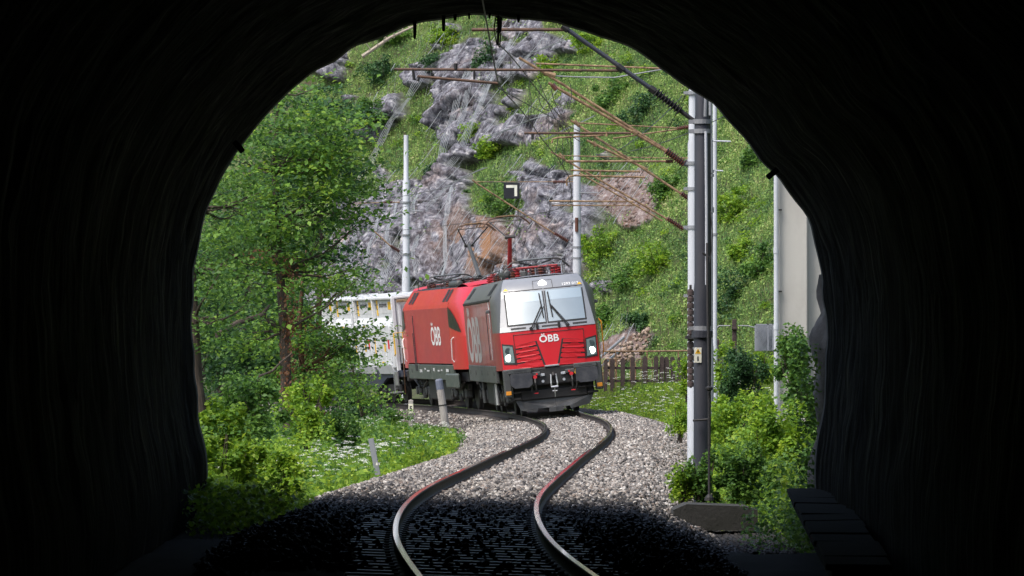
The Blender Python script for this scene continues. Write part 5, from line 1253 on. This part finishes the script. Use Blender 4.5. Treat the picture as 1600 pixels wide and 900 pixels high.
V, Fc = leaves(P, rs.uniform(.05, .12, len(P)))
props(np_mesh('crevice_plants', V, Fc, M['hillleaf']), 'small tufts of green rooted in the cracks of the grey cliff', 'plants', kind='stuff')
CL = dict(scrub_clumps_mid=('leaf_mid', 'mid green scrub clumps dotted over the slope', 420), scrub_clumps_dark=('leaf_dark', 'darker scrub clumps in the hollows of the slope', 230), scrub_clumps_lime=('leaf_lime', 'yellow-green scrub clumps catching the light on the slope', 300))
for nm_, (mt_, lab_, n_) in CL.items():
    C = hill_sample(n_ * 3, 149, 222, -1, 24, lambda q: q[:, 3] < .25)[:n_]
    C = C[(fbm(C[:, 0] * .35, C[:, 2] * .35, 11.0 + len(nm_)) > -.25)]
    R_ = rs.uniform(.15, .5, len(C)); cnt = (R_ * 190).astype(int) + 20; id_ = np.repeat(np.arange(len(C)), cnt)
    d_ = rs.normal(size=(len(id_), 3)); d_ /= np.linalg.norm(d_, axis=1)[:, None]; d_ *= (.55 + .45 * rs.rand(len(id_), 1)); d_[:, 2] = np.abs(d_[:, 2]) * .9 - .15; d_[:, 1] = -np.abs(d_[:, 1])
    Q = C[id_] + d_ * R_[id_][:, None]
    V, Fc = leaves(Q, rs.uniform(.06, .14, len(Q))); props(np_mesh(nm_, V, Fc, M[mt_]), lab_, 'scrub', kind='stuff')
M['rubst'] = stonemat('red_brown_rubble', [(.09, .055, .05), (.19, .13, .11), (.07, .045, .04), (.28, .24, .22), (.13, .095, .085)])
P = hill_sample(14000, 148, 200, 0, 20, lambda q: np.any([inpoly(800 + q[:, 0] * F / q[:, 1] + 10 * fbm(q[:, 0], q[:, 2], 1.0), 549 - (q[:, 2] - EYE) * F / q[:, 1] + 10 * fbm(q[:, 0], q[:, 2], 5.0), p_) for p_ in RED], axis=0))
props(stones('scree', P, rs.uniform(.03, .14, len(P)), M['rubst']), 'red-brown loose scree on the slope right of the white mast', 'scree', kind='stuff')
# rockfall netting hung over the stone
def smooth2(A, it):
    A = A.copy()
    for _ in range(it):
        A[1:-1, 1:-1] = (A[:-2, 1:-1] + A[2:, 1:-1] + A[1:-1, :-2] + A[1:-1, 2:]) / 4
    return A
NX, NY, NZ = X0, Y0, Z0; NR = smooth2(HR, 30)
def netp(t, v):
    a = np.interp(t, tt, np.arange(len(tt))); b = np.interp(v, vv, np.arange(len(vv))); ia = min(int(a), len(tt) - 2); ib = min(int(b), len(vv) - 2); fa, fb = a - ia, b - ib
    return [float((A[ib, ia] * (1 - fa) + A[ib, ia + 1] * fa) * (1 - fb) + (A[ib + 1, ia] * (1 - fa) + A[ib + 1, ia + 1] * fa) * fb) for A in (NX, NY, NZ, NR)]
VN = []; FN = []
def strand(pts, r):
    n0 = len(VN)
    for p in pts: VN.extend([(p[0] - r, p[1], p[2]), (p[0] + r * .5, p[1] - r * .8, p[2] + r * .6), (p[0] + r * .5, p[1], p[2] - r * .6)])
    for i in range(len(pts) - 1):
        for e in range(3): FN.append((n0 + 3 * i + e, n0 + 3 * i + (e + 1) % 3, n0 + 3 * i + 3 + (e + 1) % 3, n0 + 3 * i + 3 + e))
for fam, sl in (('a', .55), ('b', -.55), ('c', .0)):
    step = .5 if fam != 'c' else 1.9
    for t0 in np.arange(140, 232, step):
        run = []
        for v in np.arange(.3, 22, .45):
            t = t0 + sl * (v - 10); 
            q = netp(t, v) if 150 < t < 221 else None
            if q is not None and q[3] > .16: run.append(q[:3])
            else:
                if len(run) > 1: strand(run, .0034 if fam != 'c' else .014)
                run = []
        if len(run) > 1: strand(run, .0034 if fam != 'c' else .014)
# gathered folds of netting
for F0 in ([(742, 92), (722, 130), (704, 190), (688, 255)], [(738, 100), (728, 150), (712, 205)], [(770, 120), (742, 180), (722, 230), (700, 262)], [(800, 60), (772, 108), (748, 160)], [(860, 178), (810, 196), (764, 214)], [(880, 62), (830, 82), (790, 120)], [(640, 152), (610, 190), (585, 240), (560, 290)], [(700, 88), (664, 110), (640, 150)],
           [(760, 262), (700, 290), (640, 350), (600, 440)], [(560, 350), (548, 400), (540, 455)], [(590, 330), (575, 390), (566, 455)], [(620, 315), (606, 380), (600, 450)], [(706, 290), (694, 350), (690, 430)], [(540, 372), (528, 420), (520, 458)], [(655, 300), (650, 360), (655, 430)], [(930, 180), (880, 205), (850, 220)]):
    tv = []
    for px, py in F0:      # nearest place of the net to that sight line
        d_ = np.abs(800 + NX * F / NY - px) + np.abs(549 - (NZ - EYE) * F / NY - py); j = np.unravel_index(np.argmin(d_), d_.shape); tv.append((tt[j[1]], vv[j[0]]))
    tv = np.array(tv)
    for s in range(5):
        run = []
        for e in np.linspace(0, len(tv) - 1, 26):
            t_ = np.interp(e, range(len(tv)), tv[:, 0]) + (s - 2) * .07 * (1 + e * .4) + .03 * math.sin(e * 7 + s); v_ = np.interp(e, range(len(tv)), tv[:, 1])
            q = netp(t_, v_); run.append((q[0], q[1] - .1, q[2]))
        strand(run, .011)
props(np_mesh('rockfall_netting', np.array(VN), np.array(FN), M['net']), 'pale wire rockfall netting draped over the grey cliff', 'netting', kind='stuff')
# bushes on the slope that can be told apart
HB = [((683, 268), 36, 34, 'leaf_dark', 'dark round bush on the cliff ledge right of the far mast'), ((770, 235), 60, 40, 'leaf_lime', 'bright bush below the middle rock slab'), ((675, 102), 40, 34, 'leaf_dark', 'small dark bush above the registration tube'), ((757, 105), 40, 70, 'leaf_dark', 'tall dark bush between the two upper rock slabs'), ((735, 210), 50, 34, 'leaf_lime', 'lime bush at the foot of the upper slab'),
      ((800, 320), 90, 60, 'leaf_mid', 'wide bush behind the black sign'), ((960, 150), 70, 56, 'leaf_mid', 'bush right of the brackets near the top'), ((1000, 180), 80, 60, 'leaf_dark', 'dark bush under the thick bracket'), ((935, 400), 70, 70, 'leaf_lime', 'bright bush just right of the white mast'), ((980, 440), 90, 70, 'leaf_mid', 'bush on the slope above the locomotive cab'), ((1030, 410), 80, 60, 'leaf_lime', 'lime bush left of the weights'),
      ((1000, 510), 50, 44, 'leaf_dark', 'rounded grey-green bush above the orange rubble'), ((1145, 470), 90, 90, 'leaf_dark', 'large dark bush left of the concrete pier'), ((1190, 430), 60, 80, 'leaf_mid', 'bush against the left edge of the pier'), ((1150, 330), 80, 60, 'leaf_lime', 'pale bush right of the masts'), ((1180, 250), 50, 50, 'leaf_mid', 'bush close under the tunnel arch at the right'), ((600, 120), 60, 50, 'leaf_dark', 'dark bush near the dead branch'), ((580, 180), 60, 50, 'leaf_mid', 'bush at the left edge of the cliff'),
      ((860, 110), 50, 46, 'leaf_lime', 'lime tuft on the upper slab'), ((1040, 300), 60, 50, 'leaf_mid', 'bush behind the long brackets'), ((700, 60), 70, 30, 'leaf_lime', 'yellow-green bush at the very top left'), ((930, 70), 80, 40, 'leaf_lime', 'yellow-green bush at the very top right'), ((950, 500), 44, 50, 'leaf_mid', 'bush touching the right side of the cab'), ((1165, 395), 50, 40, 'leaf_lime', 'small lime bush among darker ones left of the pier'), ((620, 60), 60, 26, 'leaf_mid', 'bush beside the dead branch at the top')]
US = 800 + HX * F / HY; WS = 549 - (HZ - EYE) * F / HY
for (c, w, h, mt, lab) in HB:
    d_ = np.abs(US - c[0]) + np.abs(WS - c[1]); d_[:, (tt < 140) | (tt > 224)] = 1e9; j = np.unravel_index(np.argmin(d_), d_.shape)
    bush(c[0], c[1] + h * .3, float(HY[j]) - .15, w, h, lab, M[mt], 1500 if w > 55 else 1000, .13, stems=4, group='bushes on the rock slope')
# dead branch at the top of the slope
db = thing('dead_branch', 'bleached dead branch lying on the grass at the top left', 'branch', at(600, 72, 232))
p0, p1 = at(566, 88, 232), at(652, 38, 232)
MB().tube([p0, p0.lerp(p1, .5) + Vector((0, 0, .12)), p1], [.085, .07, .035], 7).build('limb', M['deadwood'], db, local=False)
tw = MB()
for q in range(9):
    s = p0.lerp(p1, .08 + .1 * q); tw.tube([s, s + Vector((rnd.uniform(-.5, .3), rnd.uniform(-.3, .1), rnd.uniform(.2, .7)))], [.03, .01], 5)
tw.build('twigs', M['deadwood'], db, local=False)

# ---- verge cover on both sides of the line
def verge(n, y0, y1, side, dmin, dmax, pw=1.0):
    Y = y0 + (y1 - y0) * rs.rand(n)**pw; d = dmin + (dmax - dmin) * rs.rand(n); e = d + .3 * fbm(Y * .35, d * .2 + 9 * side)
    X = tx(Y) + side * e; Z = ground_z(X, Y); k = (np.abs(X) < .062 * Y + .6) & (e > dmin - .1)
    k &= ~((Y < 66.8) & (np.abs(X) > 3.4))
    return np.stack([X, Y, Z], -1)[k]
def cover(name, lab, specs, mt):
    L = []
    for P, kind, lo, hi, hgt in specs:
        H = hgt * (1 - .55 * sstep(145, 172, P[:, 1])) * (.55 + .9 * np.clip(.5 + fbm(P[:, 0] * .8, P[:, 1] * .35, 4.0), 0, 1))
        if kind == 'leaf':
            Q = P.copy(); Q[:, 2] += rs.rand(len(P))**.7 * H; L.append(leaves(Q, rs.uniform(lo, hi, len(Q)), up=.6))
        else: L.append(blades(P, rs.uniform(.5, 1.1, len(P)) * H, lo, lean=.2))
    V, Fc = merge(*L); return props(np_mesh(name, V, Fc, mt), lab, 'weeds', kind='stuff')
cover('left_bank_weeds', 'bright weeds and grass covering the bank left of the track', [(verge(30000, 67, 150, -1, 3.0, 7.0, 1.25), 'leaf', .06, .15, .40), (verge(26000, 67, 150, -1, 3.1, 6.5, 1.2), 'blade', .006, 0, .55)], M['leaf_lime'])
cover('shady_left_weeds', 'darker leafy undergrowth under the trees at the left', [(verge(45000, 66, 200, -1, 4.6, 13, 1.1), 'leaf', .06, .13, .7), (verge(16000, 70, 150, -1, 3.2, 7, 1.2), 'leaf', .07, .16, .46), (verge(14000, 140, 200, -1, 2.7, 6, 1), 'leaf', .05, .11, .35)], M['leaf_mid'])
VR = verge(46000, 68, 185, 1, 3.0, 8.0, 1.05); VR = VR[(VR[:, 1] > 73.2) | (VR[:, 0] > 3.4)]
cover('right_bank_weeds', 'yellow-green weeds along the right side of the ballast', [(VR, 'leaf', .045, .11, .6), (verge(30000, 90, 190, 1, 3.1, 8.5, 1), 'blade', .007, 0, .6)], M['leaf_lime'])
cover('meadow_grass', 'pale meadow grass between the fence and the slope', [(verge(30000, 150, 212, 1, 4, 15, 1), 'blade', .011, 0, .7)], M['grass'])
P = verge(56000, 67, 112, 1, 3.3, 7.5, 1.1); P = P[(P[:, 1] > 73.2) | (P[:, 0] > 3.4)]; cover('tall_right_weeds', 'waist-high leafy weeds filling the ground below the concrete pier', [(P[::2], 'leaf', .04, .085, 1.0)], M['leaf_mid'])
cover('lime_right_weeds', 'sunlit yellow-green weeds mixed through the tall growth at the right', [(P[1::2], 'leaf', .045, .095, 1.02)], M['leaf_lime'])
P = np.stack([rs.uniform(2.9, 4.4, 9000), rs.uniform(65.8, 70, 9000), np.zeros(9000)], -1); P = P[(P[:, 0] > 3.45) | (rs.rand(len(P)) < .12) & (P[:, 0] > 2.9)]; P[:, 2] = ground_z(P[:, 0], P[:, 1])
cover('block_weeds', 'shaded weeds around the concrete block and the foot of the right tunnel wall', [(P, 'leaf', .04, .085, .55)], M['leaf_mid'])
P = verge(22000, 69, 100, -1, 4.0, 7.5, 1.0); cover('tall_left_weeds', 'waist-high leafy weeds near the left side of the tunnel mouth', [(P, 'leaf', .04, .09, .9)], M['leaf_lime'])
P = np.stack([rs.uniform(-3.75, -2.5, 9000), rs.uniform(61.5, 69, 9000), np.zeros(9000)], -1); P = P[rs.rand(9000) < sstep(-2.2, -3.4, P[:, 0]) * sstep(60, 66, P[:, 1])]; P[:, 2] = ground_z(P[:, 0], P[:, 1])
cover('jamb_weeds', 'dim weeds creeping along the foot of the left tunnel wall', [(P, 'leaf', .04, .1, .45)], M['leaf_lime'])
P = verge(14000, 88, 150, 1, 2.7, 4.6, 1.0); cover('ragged_right_weeds', 'ragged pale weeds leaning over the right edge of the ballast', [(P, 'leaf', .05, .12, .75), (P[::2], 'blade', .008, 0, .9)], M['leaf_lime'])
# white umbels
def umbels(name, lab, P, hs):
    V = []; Fc = []; n = 0; SV = MB()
    for p, h in zip(P, hs):
        top = Vector(p) + Vector((rnd.uniform(-.1, .1), rnd.uniform(-.05, .05), h)); SV.tube([Vector(p), top], .004, 3, cap=False)
        r = rnd.uniform(.035, .095)
        for q in range(17):
            a = rnd.uniform(0, 2 * PI); d = r * math.sqrt(rnd.random()); c = top + Vector((math.cos(a) * d, math.sin(a) * d, .012 - d * .25 + rnd.uniform(-.008, .008))); s = rnd.uniform(.009, .016)
            V += [c + Vector((-s, 0, -.3 * s)), c + Vector((0, -s, .6 * s)), c + Vector((s, 0, -.3 * s)), c + Vector((0, s, .9 * s))]; Fc.append((n, n + 1, n + 2, n + 3)); n += 4
    t = np_mesh(name, np.array([[*v] for v in V]), np.array(Fc), M['flower']); props(t, lab, 'flowers', kind='stuff')
    props(SV.build(name + '_stalks', M['leaf_mid'], None), 'thin green stalks of the ' + lab, 'stalks', kind='stuff')
P = verge(1500, 72, 148, -1, 3.2, 6.2, 1.2); P = P[fbm(P[:, 0] * .7, P[:, 1] * .12, 1.0) > -.1][:520]; umbels('left_umbels', 'white umbel flowers on the left bank', P, rs.uniform(.35, .75, len(P)))
P = verge(2600, 95, 190, 1, 3.1, 7, 1.0); P = P[:900]; umbels('right_umbels', 'white umbel flowers right of the ballast and by the fence', P, rs.uniform(.35, .8, len(P)))

# ---- shrubs near the track
SH = [
 (360, 800, 72, 120, 150, 'leafy bush against the left jamb of the tunnel', 'leaf_lime', 2600, .085), (345, 720, 80, 90, 110, 'bush above the one at the left tunnel jamb', 'leaf_lime', 1800, .08), (430, 790, 76, 110, 90, 'broad lime bush in the bottom left of the opening', 'leaf_lime', 2200, .075),
 (395, 690, 92, 110, 130, 'bush in front of the thicket left of the brown trunk', 'leaf_mid', 2200, .09), (480, 690, 104, 90, 110, 'lime bush at the foot of the brown tree trunk', 'leaf_lime', 1900, .09), (530, 700, 118, 70, 70, 'low bush between trunk and stake', 'leaf_mid', 1300, .09),
 (560, 650, 150, 90, 50, 'low dark bush under the wagon', 'leaf_dark', 1500, .1), (610, 665, 146, 70, 30, 'low green tuft left of the marker post', 'leaf_mid', 800, .08), (400, 600, 118, 130, 150, 'dark bush deep in the left thicket', 'leaf_dark', 2600, .1), (500, 620, 140, 110, 110, 'leafy bush right of the brown trunk, below the wagon side', 'leaf_mid', 2200, .1), (340, 600, 128, 110, 170, 'dark bush at the left edge of the thicket', 'leaf_dark', 2400, .11), (450, 560, 150, 120, 140, 'shadowy bush behind the brown trunk', 'leaf_dark', 2400, .11),
 (1166, 640, 104, 84, 115, 'big dark domed bush in front of the mesh panel', 'leaf_dark', 4200, .065), (1240, 615, 98, 64, 100, 'tall bush climbing in front of the concrete pier', 'leaf_mid', 2400, .075), (1255, 690, 88, 70, 170, 'bush beside the right-hand jamb', 'leaf_mid', 2400, .075), (1150, 700, 92, 110, 100, 'lime bush below the dark domed bush', 'leaf_lime', 2400, .075), (1210, 740, 82, 120, 120, 'leafy bush in the lower right of the opening', 'leaf_lime', 3000, .075), (1155, 785, 73.6, 90, 100, 'bush right behind the concrete block', 'leaf_mid', 2600, .065), (1245, 800, 73, 100, 110, 'bush between block and cable trough', 'leaf_mid', 2400, .07), (1066, 782, 73.6, 46, 62, 'small lime plant left of the concrete block', 'leaf_lime', 1100, .06), (1075, 620, 130, 50, 70, 'lime bush between the pickets and the masts', 'leaf_lime', 1200, .08), (1130, 620, 125, 50, 90, 'lime bush right of the masts', 'leaf_lime', 1300, .08),
 (1098, 790, 73.55, 56, 92, 'upright weeds hiding the foot of the slate grey mast', 'leaf_mid', 1500, .06), (1062, 680, 105, 40, 60, 'weeds left of the slate grey mast', 'leaf_lime', 900, .06), (1185, 600, 112, 60, 60, 'lime bush between the two dark bushes at the right', 'leaf_lime', 1100, .07),
]
for px, py, Y, w, h, lab, mt, n_, lf in SH: bush(px, py, Y, w, h, lab, M[mt], n_, lf)
ivy = np.stack([rs.uniform(3.5, 3.78, 700), rs.uniform(66.6, 67.1, 700), rs.uniform(-.5, 1.9, 700)], -1); ivy = ivy[fbm(ivy[:, 2] * 1.4, ivy[:, 0] * 3) > -.1]
V, Fc = leaves(ivy, rs.uniform(.04, .08, len(ivy))); props(np_mesh('ivy', V, Fc, M['leaf_mid']), 'ivy trailing down the rock beside the right jamb', 'ivy', kind='stuff')

# ---- trees at the left
tree((450, 660), [(452, 668), (447, 600), (444, 520), (438, 430), (432, 350), (429, 270), (430, 205), (436, 150)], 112, [(470, 185, 85, 80), (420, 265, 92, 60), (500, 290, 90, 60), (390, 350, 80, 50), (548, 330, 46, 45), (470, 385, 105, 40), (525, 225, 50, 60), (556, 425, 36, 14), (400, 440, 80, 34), (380, 520, 60, 40)],
     'tall tree with slender brown trunk left of the wagon, branches reaching right', M['leaf_tree'], 9500, .135, .13, branches=70, bark='bark', lumps=330)
tree((335, 790), [(338, 800), (322, 700), (308, 600), (303, 500), (300, 420), (303, 330), (315, 240)], 80, [(330, 380, 60, 60), (340, 470, 60, 60), (360, 300, 50, 60), (335, 560, 50, 60), (390, 230, 50, 50), (330, 640, 40, 50)],
     'dark leaning tree trunk hugging the left jamb of the tunnel', M['leaf_mid'], 5200, .08, .12, branches=24, lumps=60, spread=.8)
tree((470, 650), [(475, 655), (472, 580), (468, 500), (474, 430), (480, 380)], 116, [(500, 450, 60, 40), (450, 520, 60, 40), (545, 445, 45, 16), (520, 540, 50, 40), (480, 600, 60, 40), (552, 520, 36, 26)],
     'second stem beside the tall tree, wrapped in red-brown dead leaves', M['leaf_tree'], 5200, .11, .085, branches=40, bark='ivybark', lumps=130, spread=.85)
tree((390, 660), [(392, 670), (388, 560), (384, 450), (388, 330), (392, 240)], 132, [(380, 300, 80, 70), (370, 420, 90, 80), (390, 540, 90, 70), (350, 640, 70, 60)],
     'dark tree filling the gap left of the brown trunk', M['leaf_dark'], 8000, .14, .1, branches=34, lumps=170)
tree((340, 650), [(342, 660), (338, 520), (336, 380), (340, 250)], 150, [(350, 330, 80, 80), (335, 480, 70, 90), (330, 600, 60, 60)],
     'dark tree furthest left in the thicket', M['leaf_dark'], 6500, .13, .11, branches=18, lumps=60)
tree((500, 640), [(502, 650), (498, 520), (500, 380), (506, 260), (510, 180)], 160, [(505, 180, 60, 60), (470, 260, 70, 60), (535, 270, 50, 60), (440, 200, 50, 60), (510, 380, 46, 60), (455, 400, 60, 60), (430, 500, 60, 60)],
     'tree behind the tall one, crown touching the arch', M['leaf_dark'], 8500, .15, .11, branches=30, lumps=170)
tree((560, 640), [(566, 650), (556, 600), (548, 560), (556, 520)], 128, [(560, 590, 34, 26), (545, 560, 40, 20), (575, 620, 40, 20)],
     'small shrubby tree in front of the wagon wheels', M['leaf_tree'], 1700, .09, .04, branches=16, lumps=26, spread=.7)
# dead leaves hanging on the stem and a broken limb
P = np.array([[*at(rnd.gauss(452, 7), rnd.uniform(400, 640), 111.6 + rnd.uniform(-.2, .2))] for _ in range(420)] + [[*at(rnd.gauss(495, 14), rnd.uniform(500, 660), 115.5)] for _ in range(160)] + [[*at(rnd.gauss(400, 14), rnd.gauss(395, 8), 111)] for _ in range(80)])
V, Fc = leaves(P, rs.uniform(.05, .1, len(P)), droop=.9); props(np_mesh('dead_leaves', V, Fc, M['deadleaf']), 'red-brown dead leaves clinging to the tree stems', 'dead leaves', kind='stuff')
bl = thing('broken_limb', 'dark broken limb slanting up toward the tall tree', 'branch', at(340, 524, 110))
MB().tube([at(338, 524, 110), at(370, 505, 110.5), at(410, 492, 111), at(424, 473, 111.5)], [.06, .06, .045, .02], 8).build('limb', M['bark'], bl, local=False)
bl = thing('broken_limb', 'thin broken limb rising to the right across the tall tree', 'branch', at(400, 590, 110))
MB().tube([at(405, 588, 109), at(425, 580, 109.5), at(440, 565, 109.5), at(456, 552, 109.5)], [.024, .02, .017, .012], 7).build('limb', M['bark'], bl, local=False)
